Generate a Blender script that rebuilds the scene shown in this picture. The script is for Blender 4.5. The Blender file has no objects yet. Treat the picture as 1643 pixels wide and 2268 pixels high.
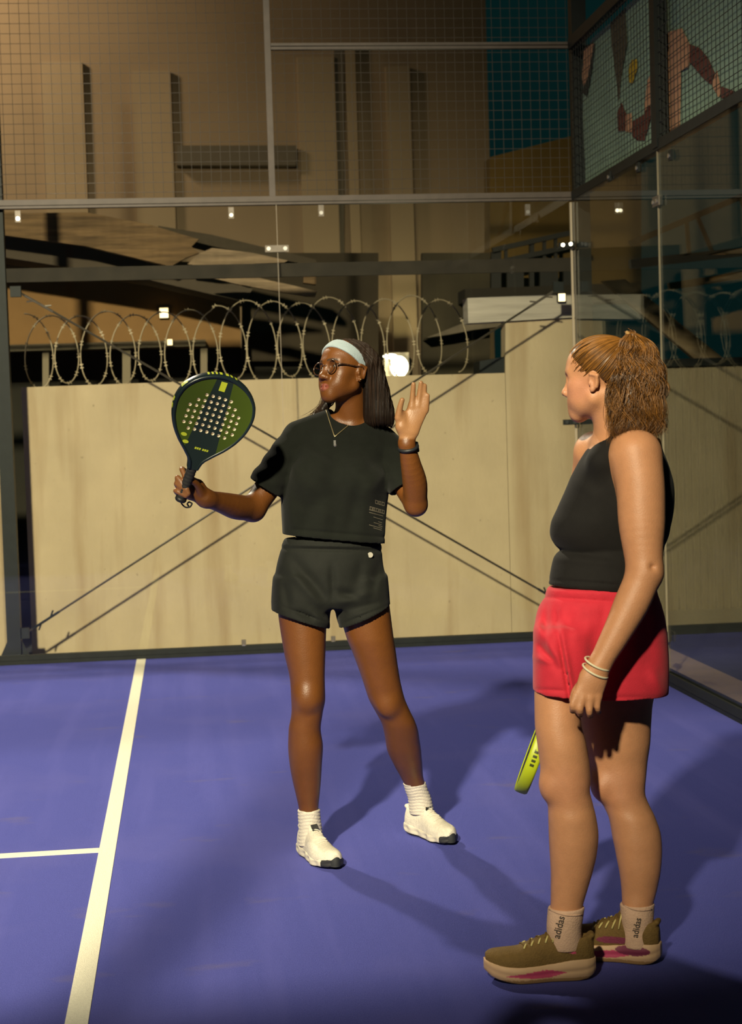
import bpy, bmesh, math, random
import numpy as np
from mathutils import Vector, Matrix

# ---------------------------------------------------------------- camera
IW, IH = 1643, 2268
FPX, YAW, PITCH, ROLL, CAMH = 3650.6, 0.11199, -0.05472, -0.03042, 1.5305
DWALL, XR, XS = 11.0106, 2.6687, -0.3286      # back glass (Y), right glass (X), service line (X)

def cam_axes():
    fwd = np.array([math.sin(YAW) * math.cos(PITCH), math.cos(YAW) * math.cos(PITCH), math.sin(PITCH)])
    right = np.array([math.cos(YAW), -math.sin(YAW), 0.0]); up = np.cross(right, fwd)
    c, s = math.cos(ROLL), math.sin(ROLL)
    return c * right + s * up, -s * right + c * up, fwd
CR, CU, CF = cam_axes()
CAM = np.array([0, 0, CAMH])

def ray(px, py):
    return CR * ((px - IW / 2) / FPX) - CU * ((py - IH / 2) / FPX) + CF
def P(px, py, Y):
    d = ray(px, py); return CAM + d * (Y / d[1])
def PX(px, py, X):
    d = ray(px, py); return CAM + d * (X / d[0])
def floor_at(px, py, z=0.0):
    d = ray(px, py); return CAM + d * ((z - CAMH) / d[2])
def scale_at(Y):                      # metres per pixel at world depth Y
    return np.linalg.norm(P(822, 1134, Y) - P(821, 1134, Y))

scene = bpy.context.scene
col = scene.collection
cd = bpy.data.cameras.new('camera'); cam = bpy.data.objects.new('camera', cd); col.objects.link(cam)
cd.sensor_fit = 'HORIZONTAL'; cd.sensor_width = 36.0; cd.lens = FPX * 36.0 / IW
cd.clip_start = 0.05; cd.clip_end = 200
m = Matrix([[CR[0], CU[0], -CF[0], 0], [CR[1], CU[1], -CF[1], 0], [CR[2], CU[2], -CF[2], CAMH], [0, 0, 0, 1]])
cam.matrix_world = m
cd.dof.use_dof = True; cd.dof.focus_distance = 5.5; cd.dof.aperture_fstop = 7.5
scene.camera = cam

# ---------------------------------------------------------------- world and light
scene.view_settings.view_transform = 'Standard'; scene.view_settings.look = 'None'
scene.view_settings.gamma = 1.0; scene.view_settings.use_curve_mapping = False
scene.view_settings.exposure = 0.0
w = bpy.data.worlds.new('night_sky'); scene.world = w; w.use_nodes = True
w.node_tree.nodes['Background'].inputs[0].default_value = (0.10, 0.72, 0.70, 1)
w.node_tree.nodes['Background'].inputs[1].default_value = 0.0145

def spot(name, loc, aim, energy, color, size=70, blend=0.6, radius=0.15):
    l = bpy.data.lights.new(name, 'SPOT'); o = bpy.data.objects.new(name, l); col.objects.link(o)
    l.energy = energy; l.color = color; l.spot_size = math.radians(size); l.spot_blend = blend; l.shadow_soft_size = radius
    o.location = loc
    o.rotation_euler = (Vector(aim) - Vector(loc)).to_track_quat('-Z', 'Y').to_euler()
    return o
KEY = (-2.6, -3.2, 6.2); RIM = (-2.3, 11.75, 6.3)
KEY_AIM = (-1.05, 9.2, 0.7); RIM_AIM = (-0.5, 7.9, 0.0)
spot('key_floodlight_beam', KEY, KEY_AIM, 13800, (1.0, 0.89, 0.62), 48, 1.0, 0.20)
spot('rim_floodlight_beam', RIM, RIM_AIM, 2200, (1.0, 0.90, 0.68), 82, 1.0, 0.16)
spot('facade_glare_fill', (-3.6, 15.4, 7.2), (-3.2, 18.0, 6.2), 1000, (1.0, 0.80, 0.54), 150, 1.0, 0.5)  # added lamp without a fixture; imitates the glare at upper left

# ---------------------------------------------------------------- materials
MATS = {}
def mat(name, color, rough=0.6, metal=0.0, var=0.0, vscale=20.0, bump=0.0, bscale=80.0, spec=0.5, attr=False,
        stretch=None, emit=None, emit_s=0.0, sheen=0.0, sss=0.0, coat=0.0, var2=None):
    if name in MATS: return MATS[name]
    mt = bpy.data.materials.new(name); mt.use_nodes = True; MATS[name] = mt
    nt = mt.node_tree; b = nt.nodes['Principled BSDF']
    b.inputs['Base Color'].default_value = (*color, 1); b.inputs['Roughness'].default_value = rough
    b.inputs['Metallic'].default_value = metal; b.inputs['Specular IOR Level'].default_value = spec
    if sheen: b.inputs['Sheen Weight'].default_value = sheen
    if coat: b.inputs['Coat Weight'].default_value = coat; b.inputs['Coat Roughness'].default_value = 0.25
    if sss:
        b.inputs['Subsurface Weight'].default_value = sss; b.inputs['Subsurface Radius'].default_value = (0.012, 0.005, 0.003)
        b.inputs['Subsurface Scale'].default_value = 0.6
    if emit:
        b.inputs['Emission Color'].default_value = (*emit, 1); b.inputs['Emission Strength'].default_value = emit_s
    tc = nt.nodes.new('ShaderNodeTexCoord'); vec = tc.outputs['Object']
    if stretch:
        mp = nt.nodes.new('ShaderNodeMapping'); mp.inputs['Scale'].default_value = stretch
        nt.links.new(vec, mp.inputs['Vector']); vec = mp.outputs['Vector']
    src = None
    if attr:
        a = nt.nodes.new('ShaderNodeAttribute'); a.attribute_name = 'col'; src = a.outputs['Color']
    if var:
        n = nt.nodes.new('ShaderNodeTexNoise'); n.inputs['Scale'].default_value = vscale
        n.inputs['Detail'].default_value = 5; nt.links.new(vec, n.inputs['Vector'])
        r = nt.nodes.new('ShaderNodeMapRange'); r.inputs['From Min'].default_value = 0.25; r.inputs['From Max'].default_value = 0.75
        r.inputs['To Min'].default_value = 1 - var; r.inputs['To Max'].default_value = 1 + var
        nt.links.new(n.outputs['Fac'], r.inputs['Value'])
        mx = nt.nodes.new('ShaderNodeVectorMath'); mx.operation = 'SCALE'
        if src is not None: nt.links.new(src, mx.inputs[0])
        else: mx.inputs[0].default_value = color
        nt.links.new(r.outputs['Result'], mx.inputs['Scale']); src = mx.outputs['Vector']
    if src is not None: nt.links.new(src, b.inputs['Base Color'])
    if bump:
        n2 = nt.nodes.new('ShaderNodeTexNoise'); n2.inputs['Scale'].default_value = bscale; n2.inputs['Detail'].default_value = 4
        nt.links.new(vec, n2.inputs['Vector'])
        bp = nt.nodes.new('ShaderNodeBump'); bp.inputs['Strength'].default_value = bump; bp.inputs['Distance'].default_value = 0.01
        nt.links.new(n2.outputs['Fac'], bp.inputs['Height']); nt.links.new(bp.outputs['Normal'], b.inputs['Normal'])
    return mt

def glass_mat(name, tint=(0.975, 0.985, 0.975), ior=1.30, rough=0.0):
    mt = bpy.data.materials.new(name); mt.use_nodes = True; MATS[name] = mt; nt = mt.node_tree
    for n in list(nt.nodes): nt.nodes.remove(n)
    out = nt.nodes.new('ShaderNodeOutputMaterial'); mix = nt.nodes.new('ShaderNodeMixShader')
    tr = nt.nodes.new('ShaderNodeBsdfTransparent'); tr.inputs[0].default_value = (*tint, 1)
    gl = nt.nodes.new('ShaderNodeBsdfGlossy'); gl.inputs['Roughness'].default_value = rough
    gl.inputs['Color'].default_value = (0.95, 0.97, 0.96, 1)
    fr = nt.nodes.new('ShaderNodeFresnel'); fr.inputs['IOR'].default_value = ior
    geo = nt.nodes.new('ShaderNodeNewGeometry')
    mr = nt.nodes.new('ShaderNodeMapRange'); mr.inputs['To Min'].default_value = ior; mr.inputs['To Max'].default_value = 1.0 / ior
    nt.links.new(geo.outputs['Backfacing'], mr.inputs['Value']); nt.links.new(mr.outputs[0], fr.inputs['IOR'])
    nt.links.new(geo.outputs['True Normal'], fr.inputs['Normal'])
    nt.links.new(fr.outputs[0], mix.inputs[0]); nt.links.new(tr.outputs[0], mix.inputs[1]); nt.links.new(gl.outputs[0], mix.inputs[2])
    nt.links.new(mix.outputs[0], out.inputs[0])
    return mt

# ---------------------------------------------------------------- object helpers
OFF = {}
def link(o, parent=None):
    col.objects.link(o)
    if parent is not None: o.parent = parent
    return o
def tag(o, label=None, cat=None, group=None, kind=None):
    if label: o['label'] = label
    if cat: o['category'] = cat
    if group: o['group'] = group
    if kind: o['kind'] = kind
    return o
def empty(name, loc, label=None, cat=None, group=None, kind=None):
    o = bpy.data.objects.new(name, None); link(o); o.location = tuple(loc); o.empty_display_size = 0.1
    OFF[o.name] = np.array(loc, float)
    return tag(o, label, cat, group, kind)
def mesh_obj(name, V, F, material, parent=None, smooth=False, colors=None, mats=None, midx=None):
    V = np.asarray(V, np.float32).reshape(-1, 3)
    off = OFF[parent.name] if parent is not None else V.mean(0).astype(float) * 0
    if parent is None and len(V):
        off = np.array([(V[:, 0].min() + V[:, 0].max()) / 2, (V[:, 1].min() + V[:, 1].max()) / 2, V[:, 2].min()], float)
    me = bpy.data.meshes.new(name)
    Vl = V - off.astype(np.float32)
    if isinstance(F, np.ndarray):
        n, k = F.shape
        me.vertices.add(len(Vl)); me.vertices.foreach_set('co', Vl.ravel())
        me.loops.add(n * k); me.loops.foreach_set('vertex_index', F.astype(np.int32).ravel())
        me.polygons.add(n); me.polygons.foreach_set('loop_start', np.arange(0, n * k, k, dtype=np.int32))
        me.polygons.foreach_set('loop_total', np.full(n, k, np.int32))
        me.update(calc_edges=True); me.validate()
    else:
        me.from_pydata([tuple(map(float, v)) for v in Vl], [], F); me.update()
    for mm in (mats or [material]): me.materials.append(mm)
    if midx is not None: me.polygons.foreach_set('material_index', np.asarray(midx, np.int32))
    if smooth: me.polygons.foreach_set('use_smooth', np.ones(len(me.polygons), bool))
    if colors is not None:
        a = me.attributes.new('col', 'FLOAT_COLOR', 'POINT')
        c4 = np.ones((len(V), 4), np.float32); c4[:, :3] = colors; a.data.foreach_set('color', c4.ravel())
    o = bpy.data.objects.new(name, me); link(o, parent)
    if parent is None: o.location = tuple(off)
    OFF[o.name] = off
    return o

class MB:
    """collects simple solids into one mesh"""
    def __init__(s): s.v = []; s.f = []
    def add(s, V, F):
        n = len(s.v); s.v += [tuple(map(float, v)) for v in V]; s.f += [tuple(i + n for i in f) for f in F]; return s
    def box(s, lo, hi):
        x0, y0, z0 = lo; x1, y1, z1 = hi
        V = [(x, y, z) for x in (x0, x1) for y in (y0, y1) for z in (z0, z1)]
        return s.add(V, [(0, 1, 3, 2), (4, 6, 7, 5), (0, 4, 5, 1), (2, 3, 7, 6), (0, 2, 6, 4), (1, 5, 7, 3)])
    def bar(s, a, b, w, h, up=(0, 0, 1)):
        a = np.array(a, float); b = np.array(b, float); d = b - a; d /= np.linalg.norm(d)
        u = np.cross(d, up)
        if np.linalg.norm(u) < 1e-4: u = np.cross(d, (0, 1, 0))
        u /= np.linalg.norm(u); v = np.cross(u, d)
        V = [p + u * sx * w / 2 + v * sy * h / 2 for p in (a, b) for sx, sy in ((-1, -1), (1, -1), (1, 1), (-1, 1))]
        return s.add(V, [(3, 2, 1, 0), (4, 5, 6, 7), (0, 1, 5, 4), (1, 2, 6, 5), (2, 3, 7, 6), (3, 0, 4, 7)])
    def tube(s, pts, r, n=6, cap=True, closed=False):
        pts = np.asarray(pts, float); m = len(pts)
        r = np.full(m, r, float) if np.isscalar(r) else np.asarray(r, float)
        T = np.gradient(pts, axis=0) if not closed else (np.roll(pts, -1, 0) - np.roll(pts, 1, 0))
        T /= (np.linalg.norm(T, axis=1)[:, None] + 1e-12)
        ref = np.array([0.1, 0.2, 1.0]) if abs(T[0][2]) < 0.9 else np.array([1.0, 0.1, 0.0])
        u = np.cross(T[0], ref); u /= np.linalg.norm(u)
        V = []
        for i in range(m):
            u = u - T[i] * np.dot(u, T[i]); u /= np.linalg.norm(u); v = np.cross(T[i], u)
            for k in range(n):
                a = 2 * math.pi * k / n; V.append(pts[i] + r[i] * (math.cos(a) * u + math.sin(a) * v))
        F = []
        for i in range(m if closed else m - 1):
            j = (i + 1) % m
            for k in range(n):
                k2 = (k + 1) % n; F.append((i * n + k, i * n + k2, j * n + k2, j * n + k))
        if cap and not closed:
            F.append(tuple(range(n - 1, -1, -1))); F.append(tuple((m - 1) * n + k for k in range(n)))
        return s.add(V, F)
    def prism(s, pts, d):
        """polygon pts (3-D, planar) extruded by vector d"""
        pts = [np.array(p, float) for p in pts]; n = len(pts); d = np.array(d, float)
        nrm = sum(np.cross(pts[i] - pts[0], pts[(i + 1) % n] - pts[0]) for i in range(n))
        if np.dot(nrm, d) > 0: pts = pts[::-1]
        V = pts + [p + d for p in pts]
        F = [tuple(range(n)), tuple(range(2 * n - 1, n - 1, -1))] + [(i, i + n, (i + 1) % n + n, (i + 1) % n) for i in range(n)]
        return s.add(V, F)
    def build(s, name, material, parent=None, smooth=False):
        return mesh_obj(name, s.v, s.f, material, parent, smooth)
def slab(pxs, Y, thick):
    """pixel polygon placed on the plane Y, extruded away from the camera"""
    return MB().prism([P(x, y, Y) for x, y in pxs], (0, thick, 0))

# ---------------------------------------------------------------- solid modelling on a grid (smooth unions of tapered forms)
def axis(lo, hi, h, fines=()):
    a = [lo]
    while a[-1] < hi:
        st = h
        for f0, f1, fh in fines:
            if f0 - 0.004 <= a[-1] <= f1: st = min(st, fh)
        a.append(a[-1] + st)
    return np.array(a, np.float32)
def pchip(x, y, q):
    x = np.asarray(x, float); y = np.asarray(y, float); o = np.argsort(x); x = x[o]; y = y[o]
    if len(x) == 2: return np.interp(q, x, y)
    h = np.diff(x); d = np.diff(y) / h; mm = np.zeros_like(y)
    for i in range(1, len(x) - 1):
        if d[i - 1] * d[i] > 0:
            w1 = 2 * h[i] + h[i - 1]; w2 = h[i] + 2 * h[i - 1]; mm[i] = (w1 + w2) / (w1 / d[i - 1] + w2 / d[i])
    mm[0] = d[0]; mm[-1] = d[-1]
    q = np.clip(q, x[0], x[-1]); i = np.clip(np.searchsorted(x, q) - 1, 0, len(x) - 2)
    t = (q - x[i]) / h[i]; t2 = t * t; t3 = t2 * t
    return (2 * t3 - 3 * t2 + 1) * y[i] + (t3 - 2 * t2 + t) * h[i] * mm[i] + (-2 * t3 + 3 * t2) * y[i + 1] + (t3 - t2) * h[i] * mm[i + 1]

BIG = 0.05
class Vol:
    def __init__(s, ax, ay, az):
        s.a = (ax, ay, az); s.F = np.full((len(ax), len(ay), len(az)), BIG, np.float32)
    def sub(s, lo, hi, mg):
        sl = []
        for k in range(3):
            i0 = int(np.searchsorted(s.a[k], lo[k] - mg)); i1 = int(np.searchsorted(s.a[k], hi[k] + mg))
            sl.append(slice(max(i0 - 1, 0), min(i1 + 1, len(s.a[k]))))
        x = s.a[0][sl[0]][:, None, None]; y = s.a[1][sl[1]][None, :, None]; z = s.a[2][sl[2]][None, None, :]
        return tuple(sl), x, y, z
    def op(s, prim, k=0.01, mode='u'):
        fn, lo, hi = prim
        sl, x, y, z = s.sub(lo, hi, max(k, 0.002) + 0.02)
        if 0 in s.F[sl].shape: return s
        d = fn(x, y, z).astype(np.float32); a = s.F[sl]
        if mode == 's':
            d = -d; h = np.maximum(k - np.abs(a - d), 0) / k if k > 0 else 0; s.F[sl] = np.maximum(a, d) + h * h * k * 0.25
        elif mode == 'i':
            s.F[sl] = np.maximum(a, d)
        else:
            h = np.maximum(k - np.abs(a - d), 0) / k if k > 0 else 0; s.F[sl] = np.minimum(a, d) - h * h * k * 0.25
        return s
    def push(s, fn, lo, hi):
        sl, x, y, z = s.sub(lo, hi, 0.0); s.F[sl] += fn(x, y, z).astype(np.float32); return s
    def cut(s, fn):
        x = s.a[0][:, None, None]; y = s.a[1][None, :, None]; z = s.a[2][None, None, :]
        s.F = np.maximum(s.F, fn(x, y, z).astype(np.float32)); return s
    def sample(s, p):
        p = np.asarray(p, float); idx = []; fr = []
        for k in range(3):
            a = s.a[k]; i = np.clip(np.searchsorted(a, p[:, k]) - 1, 0, len(a) - 2)
            idx.append(i); fr.append(np.clip((p[:, k] - a[i]) / (a[i + 1] - a[i]), 0, 1))
        o = 0
        for dx in (0, 1):
            for dy in (0, 1):
                for dz in (0, 1):
                    wgt = (fr[0] if dx else 1 - fr[0]) * (fr[1] if dy else 1 - fr[1]) * (fr[2] if dz else 1 - fr[2])
                    o = o + wgt * s.F[idx[0] + dx, idx[1] + dy, idx[2] + dz]
        return o
    def grad(s, p, e=0.003):
        g = np.stack([s.sample(p + np.eye(3)[k] * e) - s.sample(p - np.eye(3)[k] * e) for k in range(3)], 1)
        return g / (np.linalg.norm(g, axis=1)[:, None] + 1e-9)
    def hit(s, pxy, Y0, lift=0.001):
        """first surface point along the pixel rays, starting in front of depth Y0"""
        out = []
        D = np.array([ray(x, y) for x, y in pxy]); D = D / np.linalg.norm(D, axis=1)[:, None]
        p = CAM + D * (Y0 / D[:, 1])[:, None]
        for _ in range(260):
            d = s.sample(p); p = p + D * np.clip(d * 0.8, -0.01, 0.02)[:, None]
        return p - D * lift
    def mesh(s, smooth=2):
        F = s.F; ax, ay, az = s.a
        S = F < 0
        cnt = np.zeros((F.shape[0] - 1, F.shape[1] - 1, F.shape[2] - 1), np.uint8)
        nx, ny, nz = cnt.shape
        for dx in (0, 1):
            for dy in (0, 1):
                for dz in (0, 1): cnt += S[dx:dx + nx, dy:dy + ny, dz:dz + nz]
        I, J, K = np.nonzero((cnt > 0) & (cnt < 8)); del cnt
        N = len(I); C = [(a, b, c) for a in (0, 1) for b in (0, 1) for c in (0, 1)]
        f = np.stack([F[I + a, J + b, K + c] for a, b, c in C], 1)
        pos = np.zeros((N, 3)); num = np.zeros(N)
        for i0 in range(8):
            for i1 in range(i0 + 1, 8):
                c0, c1 = C[i0], C[i1]
                if sum(abs(c0[k] - c1[k]) for k in range(3)) != 1: continue
                msk = (f[:, i0] < 0) != (f[:, i1] < 0)
                t = np.where(msk, f[:, i0] / np.where(msk, f[:, i0] - f[:, i1], 1), 0)
                for k, (A, idx) in enumerate(((ax, I), (ay, J), (az, K))):
                    v0 = A[idx + c0[k]]; v1 = A[idx + c1[k]]; pos[:, k] += np.where(msk, v0 + t * (v1 - v0), 0)
                num += msk
        pos /= num[:, None]
        ids = np.full((nx, ny, nz), -1, np.int32); ids[I, J, K] = np.arange(N)
        quads = []
        e = np.nonzero(S[:-1, 1:-1, 1:-1] != S[1:, 1:-1, 1:-1]); i, j, k = e[0], e[1] + 1, e[2] + 1
        q = np.stack([ids[i, j - 1, k - 1], ids[i, j, k - 1], ids[i, j, k], ids[i, j - 1, k]], 1); fl = S[i, j, k]
        q[~fl] = q[~fl][:, ::-1]; quads.append(q)
        e = np.nonzero(S[1:-1, :-1, 1:-1] != S[1:-1, 1:, 1:-1]); i, j, k = e[0] + 1, e[1], e[2] + 1
        q = np.stack([ids[i - 1, j, k - 1], ids[i - 1, j, k], ids[i, j, k], ids[i, j, k - 1]], 1); fl = S[i, j, k]
        q[~fl] = q[~fl][:, ::-1]; quads.append(q)
        e = np.nonzero(S[1:-1, 1:-1, :-1] != S[1:-1, 1:-1, 1:]); i, j, k = e[0] + 1, e[1] + 1, e[2]
        q = np.stack([ids[i - 1, j - 1, k], ids[i, j - 1, k], ids[i, j, k], ids[i - 1, j, k]], 1); fl = S[i, j, k]
        q[~fl] = q[~fl][:, ::-1]; quads.append(q)
        Q = np.concatenate(quads); Q = Q[(Q >= 0).all(1)]
        for _ in range(smooth):
            acc = np.zeros_like(pos); n = np.zeros(N)
            for a in range(4):
                for b in ((a + 1) % 4, (a + 3) % 4):
                    for c in range(3): acc[:, c] += np.bincount(Q[:, a], pos[Q[:, b], c], N)
                    n += np.bincount(Q[:, a], minlength=N)
            pos = np.where(n[:, None] > 0, pos * 0.5 + 0.5 * acc / np.maximum(n, 1)[:, None], pos)
        return pos, Q

def rc(a, b, ra, rb=None, sq=None):
    """tapered capsule; sq=(axis vector, factor) flattens it along that direction"""
    a = np.array(a, float); b = np.array(b, float); rb = ra if rb is None else rb; ba = b - a; L2 = max(float(ba @ ba), 1e-9)
    r = max(ra, rb)
    def fn(x, y, z):
        px, py, pz = x - a[0], y - a[1], z - a[2]
        t = np.clip((px * ba[0] + py * ba[1] + pz * ba[2]) / L2, 0, 1)
        qx, qy, qz = px - t * ba[0], py - t * ba[1], pz - t * ba[2]
        rr = ra + t * (rb - ra)
        if sq is None: return np.sqrt(qx * qx + qy * qy + qz * qz) - rr
        n = sq[0]; s_ = qx * n[0] + qy * n[1] + qz * n[2]; q2 = qx * qx + qy * qy + qz * qz - s_ * s_
        k0 = np.sqrt(np.maximum(q2, 0) / rr ** 2 + s_ * s_ / (rr * sq[1]) ** 2)
        return (k0 - 1) * rr * min(1, sq[1])
    return fn, np.minimum(a, b) - r, np.maximum(a, b) + r
def ell(c, r, M=None):
    c = np.array(c, float); r = np.array(r, float); M = np.eye(3) if M is None else np.asarray(M)   # rows of M: local axes
    def fn(x, y, z):
        px, py, pz = x - c[0], y - c[1], z - c[2]
        q = [px * M[k][0] + py * M[k][1] + pz * M[k][2] for k in range(3)]
        k0 = np.sqrt(sum((q[k] / r[k]) ** 2 for k in range(3))); k1 = np.sqrt(sum((q[k] / r[k] ** 2) ** 2 for k in range(3)))
        return k0 * (k0 - 1) / np.maximum(k1, 1e-6)
    ext = np.sqrt(sum((M[k] * r[k]) ** 2 for k in range(3)))
    return fn, c - ext, c + ext
def tubep(pts, dense=4):
    """smooth limb through (point, radius) stations"""
    C = np.array([p for p, _ in pts], float); R_ = np.array([r for _, r in pts], float)
    t = np.concatenate([[0], np.cumsum(np.linalg.norm(np.diff(C, axis=0), axis=1))]); q = np.linspace(0, t[-1], (len(pts) - 1) * dense + 1)
    C = np.stack([pchip(t, C[:, k], q) for k in range(3)], 1); R_ = pchip(t, R_, q)
    segs = [rc(C[i], C[i + 1], R_[i], R_[i + 1])[0] for i in range(len(C) - 1)]
    def fn(x, y, z):
        d = segs[0](x, y, z)
        for s_ in segs[1:]: d = np.minimum(d, s_(x, y, z))
        return d
    return fn, (C - R_[:, None]).min(0), (C + R_[:, None]).max(0)
def stack(rows, rot=0.0, n=2.0, cap=0.02):
    """rows of (centre, rx, ry) from top to bottom; elliptical sections, rot turns them about the vertical"""
    Z = np.array([r_[0][2] for r_ in rows]); o = np.argsort(Z); Z = Z[o]
    CX = np.array([r_[0][0] for r_ in rows])[o]; CY = np.array([r_[0][1] for r_ in rows])[o]
    RX = np.array([r_[1] for r_ in rows])[o]; RY = np.array([r_[2] for r_ in rows])[o]
    c, s_ = math.cos(rot), math.sin(rot)
    def fn(x, y, z):
        zz = np.asarray(z).ravel(); sh = np.asarray(z).shape
        f = lambda A: pchip(Z, A, zz).reshape(sh)
        rx, ry = f(RX), f(RY); dx, dy = x - f(CX), y - f(CY)
        u = (dx * c + dy * s_) / rx; v = (-dx * s_ + dy * c) / ry
        if n == 2.0:
            k0 = np.sqrt(u * u + v * v); k1 = np.sqrt((u / rx) ** 2 + (v / ry) ** 2)
            d = np.where(k0 > 1e-3, k0 * (k0 - 1) / np.maximum(k1, 1e-4), -np.minimum(rx, ry))
        else:
            d = ((np.abs(u) ** n + np.abs(v) ** n) ** (1 / n) - 1) * np.minimum(rx, ry)
        e = np.maximum(Z[0] - z, z - Z[-1]); h = np.maximum(cap - np.abs(d - e), 0) / cap
        return np.maximum(d, e) + h * h * cap * 0.25
    R_ = max(RX.max(), RY.max())
    return fn, np.array([CX.min() - R_, CY.min() - R_, Z[0]]), np.array([CX.max() + R_, CY.max() + R_, Z[-1]])
def prow(rows, Y, ratio=1.0, grow=0.0):
    """pixel rows (y, xl, xr[, Y[, ratio]]) -> section rows for stack()"""
    out = []
    for r_ in rows:
        y, xl, xr = r_[:3]; yy = r_[3] if len(r_) > 3 else Y; ra = r_[4] if len(r_) > 4 else ratio
        s_ = scale_at(yy); hw = (xr - xl) / 2 * s_
        out.append((P((xl + xr) / 2, y, yy), hw + grow, hw * ra + grow))
    return out
def px_map(x, y, z):
    """world -> pixel, for placing folds on cloth"""
    dx, dy, dz = x, y, z - CAMH
    q = [dx * A[0] + dy * A[1] + dz * A[2] for A in (CR, CU, CF)]
    return IW / 2 + FPX * q[0] / q[2], IH / 2 - FPX * q[1] / q[2]
def fold(x0, y0, x1, y1, w, amp):
    """a soft ridge (amp<0) or valley (amp>0) in cloth along a line"""
    def fn(x, y, z):
        u, v = px_map(x, y, z); ex, ey = x1 - x0, y1 - y0; L2 = ex * ex + ey * ey
        t = ((u - x0) * ex + (v - y0) * ey) / L2; tc = np.clip(t, 0, 1)
        d2 = (u - x0 - tc * ex) ** 2 + (v - y0 - tc * ey) ** 2
        return amp * np.exp(-d2 / (2 * w * w)) * np.sin(np.pi * np.clip(tc * 0.9 + 0.05, 0, 1)) ** 0.6
    return fn
# ================================================================ the setting
def floor_mat():
    mt = bpy.data.materials.new('blue_turf'); mt.use_nodes = True; nt = mt.node_tree; b = nt.nodes['Principled BSDF']
    tc = nt.nodes.new('ShaderNodeTexCoord')
    def noise(scale, stretch, detail=4):
        mp = nt.nodes.new('ShaderNodeMapping'); mp.inputs['Scale'].default_value = stretch; nt.links.new(tc.outputs['Object'], mp.inputs[0])
        n = nt.nodes.new('ShaderNodeTexNoise'); n.inputs['Scale'].default_value = scale; n.inputs['Detail'].default_value = detail
        nt.links.new(mp.outputs[0], n.inputs['Vector']); return n.outputs['Fac']
    def mixc(fac, a, c, lo=0.35, hi=0.65):
        r = nt.nodes.new('ShaderNodeMapRange'); r.inputs['From Min'].default_value = lo; r.inputs['From Max'].default_value = hi
        nt.links.new(fac, r.inputs['Value'])
        mx = nt.nodes.new('ShaderNodeMix'); mx.data_type = 'RGBA'; nt.links.new(r.outputs[0], mx.inputs['Factor'])
        for sock, val in (('A', a), ('B', c)):
            s_ = [i for i in mx.inputs if i.name == sock and i.type == 'RGBA'][0]
            if isinstance(val, tuple): s_.default_value = (*val, 1)
            else: nt.links.new(val, s_)
        return [o_ for o_ in mx.outputs if o_.type == 'RGBA'][0]
    fine = mixc(noise(500, (1, 0.45, 1), 3), (0.075, 0.084, 0.37), (0.135, 0.145, 0.51))     # fibre tufts
    patch = mixc(noise(1.6, (1, 1, 1), 6), fine, (0.14, 0.14, 0.46), 0.5, 0.9)
    stripe = mixc(noise(7, (1, 0.07, 1), 3), patch, (0.135, 0.14, 0.50), 0.5, 0.85)
    sand = mixc(noise(2.3, (1, 2.0, 1), 8), stripe, (0.24, 0.19, 0.21), 0.64, 0.98)
    nt.links.new(sand, b.inputs['Base Color']); b.inputs['Roughness'].default_value = 1.0; b.inputs['Specular IOR Level'].default_value = 0.04
    bp = nt.nodes.new('ShaderNodeBump'); bp.inputs['Strength'].default_value = 0.7; bp.inputs['Distance'].default_value = 0.006
    nt.links.new(noise(900, (1, 0.5, 1), 2), bp.inputs['Height']); nt.links.new(bp.outputs[0], b.inputs['Normal'])
    return mt
def concrete_mat(name, base, streak):
    mt = bpy.data.materials.new(name); mt.use_nodes = True; nt = mt.node_tree; b = nt.nodes['Principled BSDF']
    tc = nt.nodes.new('ShaderNodeTexCoord'); cur = None
    def noise(scale, stretch, detail=5):
        mp = nt.nodes.new('ShaderNodeMapping'); mp.inputs['Scale'].default_value = stretch; nt.links.new(tc.outputs['Object'], mp.inputs[0])
        n = nt.nodes.new('ShaderNodeTexNoise'); n.inputs['Scale'].default_value = scale; n.inputs['Detail'].default_value = detail
        nt.links.new(mp.outputs[0], n.inputs['Vector']); return n.outputs['Fac']
    def mixc(fac, a, c, lo, hi):
        r = nt.nodes.new('ShaderNodeMapRange'); r.inputs['From Min'].default_value = lo; r.inputs['From Max'].default_value = hi
        nt.links.new(fac, r.inputs['Value']); mx = nt.nodes.new('ShaderNodeMix'); mx.data_type = 'RGBA'; nt.links.new(r.outputs[0], mx.inputs['Factor'])
        for sock, val in (('A', a), ('B', c)):
            s_ = [i for i in mx.inputs if i.name == sock and i.type == 'RGBA'][0]
            if isinstance(val, tuple): s_.default_value = (*val, 1)
            else: nt.links.new(val, s_)
        return [o_ for o_ in mx.outputs if o_.type == 'RGBA'][0]
    c = mixc(noise(3, (1, 1, 0.8)), base, tuple(v * 1.16 for v in base), 0.3, 0.7)
    c = mixc(noise(5, (1, 1, 0.10), 6), c, streak, 0.50, 0.80)
    c = mixc(noise(34, (1, 1, 0.6), 3), c, tuple(v * 0.45 for v in base), 0.70, 0.80)
    nt.links.new(c, b.inputs['Base Color']); b.inputs['Roughness'].default_value = 0.9; b.inputs['Specular IOR Level'].default_value = 0.2
    bp = nt.nodes.new('ShaderNodeBump'); bp.inputs['Strength'].default_value = 0.35; bp.inputs['Distance'].default_value = 0.008
    nt.links.new(noise(45, (1, 1, 0.5), 5), bp.inputs['Height']); nt.links.new(bp.outputs[0], b.inputs['Normal'])
    return mt

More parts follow.
